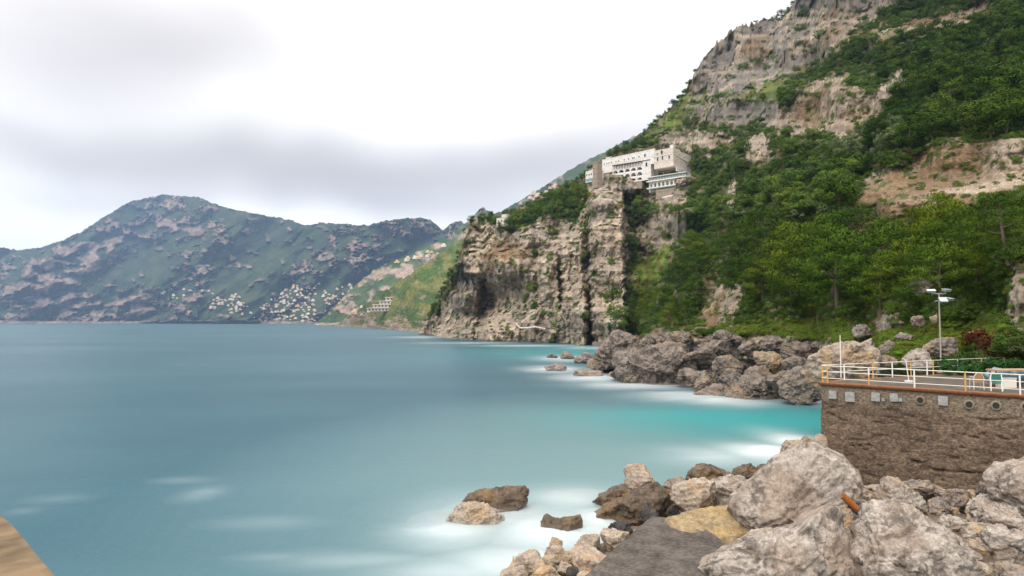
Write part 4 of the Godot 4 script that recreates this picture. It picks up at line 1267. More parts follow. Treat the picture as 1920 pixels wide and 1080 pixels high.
	for b in [[1636, 668, 1676, 690, 62.0, GREY, "small grey boulder just right of the pale rock face"], [1648, 640, 1676, 664, 66.0, GREY, "dark pitted boulder on the green bank left of the lamp mast"], [1690, 656, 1748, 690, 58.0, LIGHT, "smooth grey boulder behind the railing left of the lamp mast"], [1732, 630, 1786, 668, 58.5, GREY, "large dark boulder right behind the lamp mast"], [1680, 625, 1706, 637, 64.0, GREY, "flat stone lying on the green bank"], [1744, 590, 1758, 604, 66.0, TAN, "small pinkish stone high on the green bank"], [1706, 592, 1730, 610, 68.0, GREY, "half-buried rock on the green bank"], [1600, 604, 1634, 630, 84.0, GREY, "layered grey outcrop above the pale rock face"], [1812, 620, 1830, 634, 60.0, LIGHT, "small whitish stone on the bank right of the lamp mast"], [1706, 525, 1752, 552, 74.0, GREY, "pointed grey crag among the pines above the lamp"]]:
		boulder(b, b[4], 0.8, b[5], 4, int(b[0]) * 5 + int(b[1]), "boulder", b[6], "", "boulder")
	for b in [[1026, 662, 1044, 672], [1050, 660, 1076, 674], [1078, 662, 1114, 682], [1018, 682, 1062, 696], [1078, 694, 1136, 707], [1136, 698, 1160, 708], [1100, 674, 1122, 690], [1036, 680, 1064, 690]]:
		var d: float = 14080.0 / (b[3] - 604.0) * 1.02
		boulder(b, d, 0.8, GREY, 3, int(b[0]) + int(b[1]), "sea_rock", "low dark rock awash in the foam off the boulder shore", "rocks awash off the boulder shore", "wet")
# ------------------------------------------------------------------ the bathing platform
const FLOOR := 7.35
var corner := Vector2(18.4, -42.1)
var along := Vector2(7.36, 7.75).normalized()       # near face, towards the right
var back := Vector2(10.0, -5.2).normalized()        # far edge, going away
var rim := []      # plan of the wall's outer face, from the far end round the corner to the near end

func wall_point(px: float) -> Vector2:
	# the point of the near face seen in direction px
	var k := (px - 960.0) / FOCAL
	var s := (k * -corner.y - corner.x) / (along.x + k * along.y)
	return corner + along * s

func cyl(r: float, h: float, sides := 12) -> CylinderMesh:
	var m := CylinderMesh.new()
	m.top_radius = r
	m.bottom_radius = r
	m.height = h
	m.radial_segments = sides
	m.rings = 1
	return m

func v3(p: Vector2, y: float) -> Vector3:
	return Vector3(p.x, y, p.y)

func build_platform() -> void:
	# plan: far end -> corner (rounded) -> near end
	var pts := []
	var far_end := corner + back * 26.0
	var near_end := corner + along * 27.0
	var cut := 1.1
	var a := corner + back * cut
	var b := corner + along * cut
	var step := 0.06
	var n1 := int((far_end - a).length() / 0.3)
	for i in n1:
		pts.append(far_end.lerp(a, float(i) / n1))
	for i in 24:
		var t := i / 24.0
		pts.append(a.lerp(corner, t).lerp(corner.lerp(b, t), t))
	var n2 := int((near_end - b).length() / step)
	for i in n2 + 1:
		pts.append(b.lerp(near_end, float(i) / n2))
	rim = pts
	var nx := pts.size()
	var ny := 95
	var v := PackedVector3Array()
	var c := PackedColorArray()
	v.resize(nx * ny)
	c.resize(nx * ny)
	var s := 0.0
	for i in nx:
		var p: Vector2 = pts[i]
		if i:
			s += p.distance_to(pts[i - 1])
		var dir: Vector2 = (pts[mini(i + 1, nx - 1)] - pts[maxi(i - 1, 0)]).normalized()
		var out := Vector2(-dir.y, dir.x)
		for j in ny:
			var t := j / (ny - 1.0)
			var y := lerpf(7.14, 0.6, t)
			var w := Vector3(s * 14.0, y * 40.0, 3.0)
			# beds of rough concrete: uneven lifts with crumbled joints
			var lift := y * 1.55 + nz.get_noise_2d(s * 5.0, y * 7.0) * 0.9
			var fr := lift - floorf(lift)
			var worn := ramp(y, 6.5, 5.9)
			var h := nz.get_noise_3dv(w * 0.35) * 0.07 + nf.get_noise_3dv(w * 1.1) * 0.035
			var pit := nr.get_noise_2d(s * 8.0, y * 30.0)
			h -= clampf(pit - 0.55, 0.0, 1.0) * 0.5 * worn
			var joint := clampf(1.0 - absf(fr - 0.5) * 22.0, 0.0, 1.0) * clampf(nz.get_noise_2d(s * 7.0 + 40.0, floorf(lift) * 40.0) * 3.0, 0.0, 1.0)
			h -= joint * 0.16 * worn
			var hole := nz.get_noise_2d(s * 26.0, y * 40.0 + 700.0)
			h -= clampf((hole - 0.42) * 4.0, 0.0, 1.0) * 0.16 * worn
			h *= lerpf(0.3, 1.0, worn)
			h += (1.0 - t) * -0.12
			v[j * nx + i] = v3(p + out * (h + 0.02), y)
			var cc := Color(0.185, 0.135, 0.098).lerp(Color(0.245, 0.18, 0.13), clampf(0.45 + nz.get_noise_2d(s * 8.0, y * 16.0) * 1.7, 0, 1))
			cc = cc.lerp(Color(0.10, 0.075, 0.058), clampf(nf.get_noise_2d(s * 20.0, y * 30.0) * 1.4, 0, 0.6))
			cc = cc.lerp(Color(0.33, 0.275, 0.21), (1.0 - worn) * 0.6)
			c[j * nx + i] = cc * (1.0 + nf.get_noise_2d(s * 60.0, y * 60.0) * 0.4)
	var wall := thing("platform_wall", "rough brown concrete retaining wall of the bathing platform", "wall", v3(corner, 0.0))
	var body := part("wall_face", grid_mesh(v, c, nx, ny), M.rough_wall, wall, -v3(corner, 0.0))
	body.name = "wall_face"
	# rim of the slab: rusty edge standing a little proud
	var top := []
	for p in pts:
		top.append(p)
	var st_v := PackedVector3Array()
	var st_c := PackedColorArray()
	for row in [[-0.5, FLOOR + 0.0], [0.06, FLOOR + 0.0], [0.08, FLOOR - 0.02], [0.075, FLOOR - 0.12], [-0.05, FLOOR - 0.2]]:
		for i in nx:
			var p: Vector2 = pts[i]
			var dir: Vector2 = (pts[mini(i + 1, nx - 1)] - pts[maxi(i - 1, 0)]).normalized()
			var out := Vector2(-dir.y, dir.x)
			st_v.append(v3(p + out * (row[0] + nf.get_noise_2d(p.x * 30.0, p.y * 30.0 + row[1] * 50.0) * 0.025), row[1] + 0.004 + nf.get_noise_2d(p.x * 20.0, p.y * 20.0) * 0.02))
			st_c.append(Color.WHITE)
	part("rusty_edge", grid_mesh(st_v, st_c, nx, 5), M.rust, wall, -v3(corner, 0.0))
	# paved floor
	var fl := []
	for i in range(0, nx, 6):
		var p: Vector2 = pts[i]
		fl.append(v3(p - (p - corner - along * 8.0 - back * 6.0).normalized() * 0.3, FLOOR))
	fl.append(v3(near_end + Vector2(14, -6), FLOOR))
	fl.append(v3(far_end + Vector2(8, 4), FLOOR))
	struct("platform_floor", slab(fl, 0.2, Color(0.12, 0.096, 0.08)), M.concrete, "grey-brown concrete floor of the bathing platform")
	# plaster patches and drain holes
	var out_n := Vector2(-along.y, along.x)
	var yaw := atan2(out_n.x, out_n.y)
	var patch_m := surface(col(0.36, 0.36, 0.36), 0.9, M.t_fine, Vector3(1.2, 1.2, 1.2), M.t_pit_h, 2.0, false)
	for q in [[1558, 739, 0.44], [1590, 743, 0.52], [1638, 743, 0.45], [1672, 744, 0.42], [1763, 750, 0.46], [1652, 748, 0.16], [1684, 748, 0.18]]:
		var w := wall_point(q[0])
		var y: float = 11.0 - (q[1] - 604.0) / FOCAL * -w.y
		part("plaster_patch", box_mesh(Vector3(q[2], q[2] * 1.06, 0.12)), patch_m, wall, v3(w + out_n * 0.03, y) - v3(corner, 0.0), Vector3(0, yaw, sin(q[0]) * 0.06))
	var ring_m := surface(col(0.29, 0.245, 0.19), 0.95, M.t_fine, Vector3(1.2, 1.2, 1.2), M.t_pit_h, 2.0, false)
	for q in [[1720, 749, 0.40], [1811, 757, 0.42], [1861, 759, 0.42], [1917, 761, 0.4]]:
		var w := wall_point(q[0])
		var y: float = 11.0 - (q[1] - 604.0) / FOCAL * -w.y
		var tor := TorusMesh.new()
		tor.inner_radius = 0.14
		tor.outer_radius = 0.25
		tor.rings = 28
		tor.ring_segments = 10
		var ring := part("drain_ring", tor, ring_m, wall, v3(w, y) - v3(corner, 0.0), Vector3(PI / 2, yaw, 0))
		ring.scale = Vector3(1, 0.45, 1)
		part("drain_hole", cyl(0.14, 0.16, 20), plain(0.02, 0.022, 0.016), wall, v3(w + out_n * 0.0, y) - v3(corner, 0.0), Vector3(PI / 2, yaw, 0))
	var w0 := wall_point(1533)
	var quoin := part("corner_block", rock_mesh(5, 4, Vector3(0.42, 0.75, 0.35), {"facets": 4, "rough": 0.03, "cut_lo": 0.9, "cut_hi": 1.0, "base": Color(0.36, 0.30, 0.24), "dark": Color(0.2, 0.16, 0.13), "warm": Color(0.38, 0.30, 0.22), "bed_amp": 0.0, "block": 0.0}), M.concrete, wall, v3(w0, 3.5) - v3(corner, 0.0), Vector3(0, yaw, 0))
	quoin.set_meta("label", "paler concrete block at the wall's corner")
	build_railing()
	build_platform_things()

func build_railing() -> void:
	var off := 0.12
	var post_r := 0.042
	# near side
	var rail_near := thing("railing", "white and yellow three-bar railing along the near edge of the platform", "railing", v3(corner, FLOOR))
	var inward := Vector2(along.y, -along.x)
	var posts := [[1527, "y"], [1547, "y"], [1624, "half"], [1709, "w"], [1804, "y"], [1906, "w"], [2030, "y"]]
	var path := []
	for px in [1547, 1585, 1624, 1660, 1709, 1750, 1804, 1850, 1906, 1960, 2030]:
		path.append(wall_point(px) + inward * off)
	var c0 := corner + back * 1.25 + Vector2(back.y, -back.x) * -0.12
	var c1 := corner + (along + back).normalized() * 0.62
	var full := [c0, corner + back * 0.75 + along * 0.16, c1 - Vector2(0.05, 0.0)]
	full.append_array(path)
	for h in [1.0, 0.645, 0.26]:
		var line3 := []
		for p in full:
			line3.append(v3(p - corner, h))
		part("rail", tube(line3, 0.026 if h > 0.9 else 0.02, 8), M.white_paint, rail_near)
	for q in posts:
		var w: Vector2 = wall_point(q[0]) + inward * off if q[0] > 1540 else c1
		var m: Material = M.white_paint if q[1] == "w" else M.yellow_paint
		if q[1] == "half":
			part("post", cyl(post_r, 0.45), M.white_paint, rail_near, v3(w - corner, 0.8))
			part("post", cyl(post_r, 0.575), M.yellow_paint, rail_near, v3(w - corner, 0.2875))
		else:
			part("post", cyl(post_r, 1.025), m, rail_near, v3(w - corner, 0.51))
	# far side
	var rail_far := thing("railing", "white and yellow railing along the far edge of the platform behind", "railing", v3(corner, FLOOR))
	var fin := Vector2(-back.y, back.x) * -1.0
	if fin.dot(along) < 0.0:
		fin = -fin
	var fpath := [c0]
	for s in [4.0, 8.0, 12.0, 16.0, 20.0, 25.0]:
		fpath.append(corner + back * s + fin * 0.15)
	for h in [1.0, 0.55]:
		var line3 := []
		for p in fpath:
			line3.append(v3(p - corner, h))
		part("rail", tube(line3, 0.022, 8), M.white_paint, rail_far)
	var k := 0
	for s in [1.25, 2.8, 5.6, 7.6, 9.6, 11.4, 12.1, 15.0, 18.0, 21.0]:
		var w: Vector2 = corner + back * s + fin * 0.15 if s > 1.3 else c0
		part("post", cyl(post_r, 1.02), M.yellow_paint if k % 2 == 0 else M.white_paint, rail_far, v3(w - corner, 0.51))
		k += 1

func on_floor(px: float, py: float) -> Vector3:
	return on_level(px, py, FLOOR)

func build_platform_things() -> void:
	# white pole at the corner
	var p := on_floor(1577, 709)
	var pole := thing("flag_pole", "thin white pole standing at the corner of the platform", "pole", p)
	part("shaft", tube([Vector3.ZERO, Vector3(0, 1.4, 0), Vector3(0, 2.8, 0)], 0.034, 10, 0.028), M.white_paint, pole)
	part("base_plate", cyl(0.12, 0.04), M.rust, pole, Vector3(0, 0.02, 0))
	# parasol stand
	p = on_floor(1704, 716)
	var ps := thing("parasol_stand", "leaning white parasol pole in a flat base on the platform", "stand", p)
	part("base_plate", cyl(0.24, 0.08, 16), M.white_paint, ps, Vector3(0, 0.045, 0))
	part("shaft", tube([Vector3(0, 0.08, 0), Vector3(-0.15, 1.35, 0)], 0.03, 8), M.white_paint, ps)
	# floodlight mast
	p = on_floor(1765, 699)
	var mast := thing("floodlight_mast", "tall grey floodlight mast with four lamps at the back of the platform", "lamp", p)
	var steel := plain(0.33, 0.31, 0.28, 0.6, 0.3)
	part("shaft", tube([Vector3.ZERO, Vector3(0, 3, 0), Vector3(0, 5.75, 0)], 0.06, 10, 0.045), steel, mast)
	part("base_plate", box_mesh(Vector3(0.4, 0.05, 0.4)), steel, mast, Vector3(0, 0.025, 0))
	part("cross_arm", box_mesh(Vector3(1.05, 0.07, 0.07)), steel, mast, Vector3(0, 5.72, 0.0))
	part("cross_arm", box_mesh(Vector3(0.07, 0.07, 1.0)), steel, mast, Vector3(0, 5.2, 0.0))
	var lens_m := plain(0.42, 0.45, 0.48, 0.2)
	for f in [[-0.62, 5.88, 0.1, -0.3, 0.35], [0.52, 5.95, 0.05, 0.35, 0.2], [0.6, 5.3, 0.25, 0.5, 0.3], [-0.05, 5.22, 0.5, 0.0, 0.9]]:
		var head := part("floodlight", box_mesh(Vector3(0.52, 0.14, 0.36)), plain(0.22, 0.23, 0.24, 0.5, 0.4), mast, Vector3(f[0], f[1], f[2]), Vector3(f[4], f[3], 0))
		part("lens", box_mesh(Vector3(0.46, 0.02, 0.30)), lens_m, head, Vector3(0, -0.075, 0))
		part("visor", box_mesh(Vector3(0.56, 0.03, 0.4)), lens_m, head, Vector3(0, 0.088, 0))
		part("bracket", box_mesh(Vector3(0.05, 0.2, 0.05)), steel, mast, Vector3(f[0] * 0.85, f[1] - 0.12, f[2] * 0.8))
	# chairs
	chair(on_floor(1869, 733), 2.5, plain(0.8, 0.8, 0.78, 0.5), plain(0.03, 0.17, 0.13, 0.5), "white plastic armchair with a dark green seat and back by the railing")
	chair(on_floor(1832, 730), 2.9, plain(0.5, 0.47, 0.42, 0.6), plain(0.33, 0.19, 0.10, 0.7), "round-backed brown chair with thin pale legs by the railing", true)
	# covered beach gear under a plank
	p = on_floor(1895, 728)
	var tb := thing("plank_table", "long wooden plank table at the right edge of the platform", "table", p)
	var wood := surface(col(0.48, 0.33, 0.21), 0.8, M.t_fine, Vector3(0.6, 3.0, 3.0), null, 0.0, false)
	part("tabletop", box_mesh(Vector3(3.2, 0.09, 0.8)), wood, tb, Vector3(0.8, 0.98, -0.5), Vector3(0, 0.1, 0))
	for q in [[-0.6, -0.25], [-0.6, -0.75], [2.2, -0.35], [2.2, -0.85]]:
		part("leg", box_mesh(Vector3(0.08, 0.94, 0.08)), wood, tb, Vector3(q[0], 0.47, q[1]))
	var cr := thing("storage_crate", "white plastic crate under the plank table", "crate", p + Vector3(0.15, 0, -0.5))
	part("shell", box_mesh(Vector3(0.75, 0.5, 0.5)), M.white_paint, cr, Vector3(0, 0.25, 0))
	part("lid", box_mesh(Vector3(0.8, 0.05, 0.55)), plain(0.6, 0.62, 0.62), cr, Vector3(0, 0.53, 0))
	for q in [[0.42, -1.7, 1.05, "blue tarpaulin-covered heap behind the plank table"], [1.4, -1.9, 1.05, "grey-blue covered heap at the right edge behind the plank table"]]:
		var hp := part("covered_heap", rock_mesh(int(q[0] * 100), 4, Vector3(0.75, q[2] * 0.52, 0.55), {"facets": 12, "rough": 0.07, "base": Color(0.07, 0.15, 0.22), "dark": Color(0.08, 0.15, 0.22), "warm": Color(0.2, 0.26, 0.28), "bed_amp": 0.0, "block": 0.0}), plain(1, 1, 1, 0.6), self, p + Vector3(q[0], q[2] * 0.45, q[1]))
		hp.material_override = surface(Color.WHITE, 0.6)
		tag(hp, q[3], "tarpaulin")
	# ivy over the back railing
	var r := RandomNumberGenerator.new()
	r.seed = 8
	for seg in [[1768, 1790, 676, 700, 12, "ivy growing up the foot of the lamp mast"], [1800, 1935, 680, 708, 46, "dark green ivy hedge along the back of the platform"]]:
		var lv := PackedVector3Array()
		var ln := PackedVector3Array()
		var lc := PackedColorArray()
		var li := PackedInt32Array()
		var mid := on_floor((seg[0] + seg[1]) * 0.5, 700)
		for k in seg[4]:
			var q := on_floor(r.randf_range(seg[0], seg[1]), r.randf_range(698, 704)) - mid
			q.y = r.randf_range(0.1, (700.0 - seg[2]) / FOCAL * 48.0 + 0.15)
			var wd := r.randf_range(0.3, 0.5)
			leaf_cloud(lv, ln, lc, li, r, q, Vector3(wd, wd * 0.8, wd), 130, 0.13, r.randf_range(0.7, 1.3), false, Vector3(q.x, 0.0, q.z - 0.5))
		var o := part("ivy_hedge", commit(lv, ln, lc, li), leaf_tint(0.03, 0.075, 0.02), self, mid)
		tag(o, seg[5], "hedge")
	# old masonry
	var ms := thing("stone_wall", "ruined cream block wall on the bank behind the ivy", "wall", on_level(1812, 690, 7.0))
	var stv := SurfaceTool.new()
	stv.begin(Mesh.PRIMITIVE_TRIANGLES)
	var blk := box_mesh(Vector3.ONE)
	var tone := surface(Color.WHITE, 0.95, M.t_rock, Vector3(0.5, 0.5, 0.5))
	tone.albedo_color = col(0.46, 0.38, 0.27)
	tone.vertex_color_use_as_albedo = false
	for row in 9:
		for k in 6:
			if (row == 8 and (k < 2 or k == 5)) or (row == 7 and k == 0) or (row >= 6 and k == 4):
				continue
			var t := Transform3D(Basis.from_euler(Vector3(0, r.randf_range(-0.03, 0.03), r.randf_range(-0.03, 0.03))).scaled(Vector3(0.36 * r.randf_range(0.85, 1.0), 0.165, 0.4)), Vector3((k - 2.5) * 0.38 + (0.19 if row % 2 else 0.0), 0.1 + row * 0.18, r.randf_range(-0.03, 0.03)))
			stv.append_from(blk, 0, t)
	var blocks := part("stone_courses", stv.commit(), tone, ms)
	blocks.set_meta("kind", "stuff")
	ms.rotation.y = -0.35
	# rusty pipe among the rubble
	var rp := thing("rusty_pipe", "short orange rusty pipe lying between the slab boulder and the rubble", "pipe", at(1592, 944, 31.0))
	part("pipe_shell", tube([Vector3(-0.35, 0.38, 0.1), Vector3(0.0, 0.05, 0.1), Vector3(0.28, -0.22, 0.1)], 0.16, 14), surface(col(0.36, 0.12, 0.03), 0.8, M.t_fine, Vector3(3, 3, 3), M.t_pit_h, 1.0, false), rp)
	part("collar", tube([Vector3(0.28, -0.22, 0.1), Vector3(0.44, -0.37, 0.1)], 0.18, 14), plain(0.08, 0.08, 0.09), rp)
	# terrace under the viewer: the parapet's curved end shows at the bottom left
	var terr := []
	for k in 40:
		var an := lerpf(-0.3, 1.15, k / 39.0)
		terr.append(Vector3(-5.5 + 4.65 * sin(an + 0.55), 10.0, -0.1 - 4.15 * cos(an + 0.55) * 0.98))
	terr = [Vector3(-9.0, 10, -7.0), on_level(-120, 850, 10.0), on_level(-60, 905, 10.0), on_level(0, 965, 10.0), on_level(22, 984, 10.0), on_level(45, 1010, 10.0), on_level(70, 1042, 10.0), on_level(105, 1082, 10.0), on_level(150, 1145, 10.0), on_level(200, 1240, 10.0), Vector3(-1.2, 10, -0.8), Vector3(-1.2, 10, 1.0), Vector3(-9, 10, 1.0)]
	var par := part("terrace_parapet", slab(terr, 3.2, Color(0.20, 0.145, 0.09)), M.concrete, self)
	tag(par, "tan plastered parapet with a curved edge at the bottom left corner", "parapet")

func chair(p: Vector3, turn: float, frame: Material, seat: Material, label: String, round_back := false) -> void:
	var o := thing("garden_chair", label, "chair", p)
	o.rotation.y = turn
	for q in [[-0.24, 0.22], [0.24, 0.22], [-0.22, -0.22], [0.22, -0.22]]:
		part("leg", tube([Vector3(q[0] * 1.1, 0, q[1] * 1.15), Vector3(q[0], 0.64, q[1])], 0.026, 7), frame, o)
	part("seat", box_mesh(Vector3(0.46, 0.05, 0.44)), seat, o, Vector3(0, 0.42, 0))
	for sgn in [-1, 1]:
		part("armrest", tube([Vector3(sgn * 0.25, 0.64, 0.24), Vector3(sgn * 0.27, 0.67, 0.0), Vector3(sgn * 0.25, 0.66, -0.24)], 0.03, 7), frame, o)
	var arc := []
	for k in 13:
		var a := PI * k / 12.0
		arc.append(Vector3(cos(a) * 0.25, 0.50 + (sin(a) * 0.42 if round_back else minf(sin(a) * 0.8, 0.42)), -0.24 - sin(a) * 0.07))
	part("back_frame", tube(arc, 0.028, 7), frame, o)
	var st := SurfaceTool.new()
	st.begin(Mesh.PRIMITIVE_TRIANGLES)
	for k in 12:
		for side in [0.012, -0.012]:
			var m0 := Vector3(0, 0.48, -0.25 + side)
			var m1: Vector3 = arc[k] + Vector3(0, 0, side)
			var m2: Vector3 = arc[k + 1] + Vector3(0, 0, side)
			if side > 0:
				st.add_vertex(m0); st.add_vertex(m2); st.add_vertex(m1)
			else:
				st.add_vertex(m0); st.add_vertex(m1); st.add_vertex(m2)
	st.generate_normals()
	part("backrest", st.commit(), seat, o)
# ------------------------------------------------------------------ buildings
func wing(called: String, label: String, pxl: float, pyl: float, dl: float, pxr: float, pyr: float, dr: float, h: float, group := "") -> Array:
	# a building by the top left and top right corners of its front; x runs along the front, z towards the viewer; returns [node, width]
	var l := at(pxl, pyl, dl)
	var r := at(pxr, pyr, dr)
	r.y = l.y
	var o := thing(called, label, "building", l - Vector3(0, h, 0), group)
	o.rotation.y = atan2(-(r - l).z, (r - l).x)
	return [o, l.distance_to(r)]

func window(parent: Node, x: float, y: float, w: float, h: float, arched := false) -> void:
	var f := part("window", box_mesh(Vector3(w + 0.3, h + 0.3, 0.12)), M.trim, parent, Vector3(x, y, 0.062))
	part("pane", box_mesh(Vector3(w, h, 0.1)), M.glass, f, Vector3(0, 0, 0.03))
	if arched:
		part("arch_head", cyl(w * 0.5, 0.1, 20), M.glass, f, Vector3(0, h * 0.5, 0.03), Vector3(PI / 2, 0, 0))

func arcade(bays: int, w: float, h: float, pier: float, thick: float) -> ArrayMesh:
	# a wall of arches, one storey, x from 0 to w
	var st := SurfaceTool.new()
	st.begin(Mesh.PRIMITIVE_TRIANGLES)
	st.set_smooth_group(-1)
	var bw := w / bays
	var r := (bw - pier) * 0.5
	var spring := maxf(h - r - 0.35, 0.4)
	for b in bays:
		var x0 := b * bw
		var face := func(a: Vector2, c: Vector2, d: Vector2, e: Vector2):
			for side in [0.0, -thick]:
				var q := [Vector3(a.x, a.y, side), Vector3(c.x, c.y, side), Vector3(d.x, d.y, side), Vector3(e.x, e.y, side)]
				for t in ([[0, 1, 2], [0, 2, 3]] if side == 0.0 else [[0, 2, 1], [0, 3, 2]]):
					for k in t:
						st.add_vertex(q[k])
		# piers
		face.call(Vector2(x0, 0), Vector2(x0, h), Vector2(x0 + pier * 0.5, h), Vector2(x0 + pier * 0.5, 0))
		face.call(Vector2(x0 + bw - pier * 0.5, 0), Vector2(x0 + bw - pier * 0.5, h), Vector2(x0 + bw, h), Vector2(x0 + bw, 0))
		var n := 10
		var cx := x0 + bw * 0.5
		for k in n:
			var a0 := PI - PI * k / n
			var a1 := PI - PI * (k + 1) / n
			var p0 := Vector2(cx + cos(a0) * r, spring + sin(a0) * r)
			var p1 := Vector2(cx + cos(a1) * r, spring + sin(a1) * r)
			face.call(p0, Vector2(p0.x, h), Vector2(p1.x, h), p1)
			for t in [[p0, p1]]:
				var i0 := Vector3(p0.x, p0.y, 0)
				var i1 := Vector3(p1.x, p1.y, 0)
				var i2 := Vector3(p1.x, p1.y, -thick)
				var i3 := Vector3(p0.x, p0.y, -thick)
				for v in [i0, i1, i2, i0, i2, i3]:
					st.add_vertex(v)
		for sx in [x0 + pier * 0.5, x0 + bw - pier * 0.5]:
			var j0 := Vector3(sx, 0, 0)
			var j1 := Vector3(sx, spring, 0)
			var j2 := Vector3(sx, spring, -thick)
			var j3 := Vector3(sx, 0, -thick)
			for v in ([j0, j1, j2, j0, j2, j3] if sx < cx else [j0, j2, j1, j0, j3, j2]):
				st.add_vertex(v)
	st.generate_normals()
	return st.commit()

func build_hotel() -> void:
	M.hotel_white = surface(col(0.80, 0.77, 0.74), 0.85, M.t_fine, Vector3(0.2, 0.2, 0.2), null, 0.0, false)
	M.hotel_cream = surface(col(0.70, 0.62, 0.55), 0.85, M.t_fine, Vector3(0.2, 0.2, 0.2), null, 0.0, false)
	M.hotel_stone = surface(col(0.40, 0.33, 0.26), 0.95, M.t_rock, Vector3(0.3, 0.3, 0.3), M.t_rock_h, 10.0, false)
	M.trim = plain(0.72, 0.70, 0.67)
	M.pergola = plain(0.16, 0.12, 0.09)
	M.gallery = plain(0.22, 0.28, 0.26, 0.3)
	# long upper wing
	var q := wing("hotel_wing", "long white upper storey of the clifftop hotel under a dark pergola roof", 1129, 301, 452, 1227, 280, 422, 9.0)
	var o: Node3D = q[0]
	var w: float = q[1]
	part("wall", box_mesh(Vector3(w, 9, 9)), M.hotel_white, o, Vector3(w * 0.5, 4.5, -4.5))
	part("roof", box_mesh(Vector3(w * 0.86, 0.5, 7)), M.pergola, o, Vector3(w * 0.57, 9.9, -4.5))
	for k in 14:
		part("roof_post", box_mesh(Vector3(0.25, 0.9, 0.25)), M.hotel_white, o, Vector3(w * (0.16 + 0.83 * k / 13.0), 9.3, -1.3))
	part("parapet", box_mesh(Vector3(w + 0.4, 0.5, 0.4)), M.hotel_white, o, Vector3(w * 0.5, 9.25, -0.15))
	for k in [0.05, 0.10, 0.14, 0.19, 0.28, 0.33, 0.44, 0.52, 0.60, 0.63, 0.72, 0.83]:
		window(o, w * k, 6.3, 0.8 if k < 0.8 else 1.2, 0.9 if k < 0.8 else 1.8)
	for k in [0.0, 0.04, 0.08]:
		part("chimney", box_mesh(Vector3(0.8, 1.6, 0.8)), M.hotel_white, o, Vector3(w * (k + 0.06), 10.2, -2.0))
	# arcaded main block
	q = wing("hotel_block", "white hotel block with tiers of arched balconies above the cliff", 1147, 309, 441, 1220, 297.5, 424, 13.2)
	o = q[0]
	w = q[1]
	var aw := w * 0.78
	part("wall", box_mesh(Vector3(w, 12.2, 8)), M.hotel_white, o, Vector3(w * 0.5, 6.1, -6.0))
	var dy := 0.0
	for st in [[5, 2.6], [5, 3.3], [5, 3.0]]:
		var ar := part("arcade", arcade(st[0], aw, st[1], 0.9, 0.5), M.hotel_white, o, Vector3(0.5, dy, 0))
		for k in 5:
			part("balustrade", box_mesh(Vector3(aw / 5 - 0.9, 0.75, 0.12)), M.trim, ar, Vector3(aw * (k + 0.5) / 5, 0.4, -0.25))
			part("door", box_mesh(Vector3(1.6, 2.0, 0.1)), M.glass, ar, Vector3(aw * (k + 0.5) / 5, 1.1, -1.92))
		part("floor_slab", box_mesh(Vector3(aw + 0.6, 0.25, 2.0)), M.hotel_white, o, Vector3(aw * 0.5 + 0.5, dy + st[1] + 0.05, -0.95))
		dy += st[1] + 0.2
	part("gable_wall", box_mesh(Vector3(w - aw - 0.5, 13.0, 2.0)), M.hotel_white, o, Vector3(aw + 0.5 + (w - aw - 0.5) * 0.5, 6.5, -1.0))
	window(o, aw + 3.2, 9.6, 1.3, 1.9, true)
	part("terrace_roof", box_mesh(Vector3(w * 0.98, 0.35, 6)), M.pergola, o, Vector3(w * 0.5, 12.6, -2.6))
	for k in 12:
		part("terrace_post", box_mesh(Vector3(0.3, 2.9, 0.3)), M.hotel_white, o, Vector3(0.6 + aw * k / 11.0, 11.0, -0.3))
	part("base_wall", box_mesh(Vector3(aw * 0.98, 5.0, 3.5)), M.hotel_stone, o, Vector3(aw * 0.5 + 0.3, -2.6, -1.2))
	# right part, turned two ways
	q = wing("hotel_block", "cream right wing of the hotel with tall arched windows", 1226, 283, 421, 1262, 277.5, 412, 11.5)
	o = q[0]
	w = q[1]
	part("wall", box_mesh(Vector3(w, 11.5, 9)), M.hotel_cream, o, Vector3(w * 0.5, 5.75, -4.6))
	part("roof", box_mesh(Vector3(w * 0.9, 0.4, 8)), M.pergola, o, Vector3(w * 0.5, 11.75, -4.6))
	part("cornice", box_mesh(Vector3(w, 0.25, 0.3)), M.trim, o, Vector3(w * 0.5, 7.6, 0.05))
	for k in [[0.18, 9.2, 0.8, 1.0], [0.42, 9.4, 1.4, 1.6], [0.2, 5.6, 1.0, 1.7], [0.45, 5.9, 1.0, 1.9], [0.8, 5.6, 1.0, 1.5]]:
		window(o, w * k[0], k[1], k[2], k[3], k[1] > 9.3 or k[1] < 6)
	part("chimney", box_mesh(Vector3(2.2, 2.0, 2.2)), M.hotel_white, o, Vector3(w - 1.2, 12.4, -1.5))
	q = wing("hotel_block", "cream end wing of the hotel turned to the right beside the trees", 1262.5, 280, 412.5, 1296, 289, 428, 10.5)
	o = q[0]
	w = q[1]
	part("wall", box_mesh(Vector3(w, 10.5, 8)), M.hotel_cream, o, Vector3(w * 0.5, 5.25, -4.1))
	part("roof", box_mesh(Vector3(w * 0.7, 0.4, 7)), M.hotel_stone, o, Vector3(w * 0.6, 10.7, -4.1))
	part("stair_band", box_mesh(Vector3(w * 0.9, 0.35, 0.5)), M.trim, o, Vector3(w * 0.5, 6.4, 0.1), Vector3(0, 0, -0.16))
	part("garden_wall", box_mesh(Vector3(w * 0.9, 3.0, 0.5)), M.hotel_white, o, Vector3(w * 0.55, -1.2, 0.6))
	for k in [[0.3, 8.2, 0.9, 0.9], [0.6, 7.8, 0.9, 0.9], [0.8, 3.2, 2.2, 0.9]]:
		window(o, w * k[0], k[1], k[2], k[3])
	# lower building with a glazed gallery
	q = wing("hotel_annexe", "lower terraced hotel building with a grey-green glazed gallery", 1213, 333, 416, 1287, 325.5, 399, 9.0)
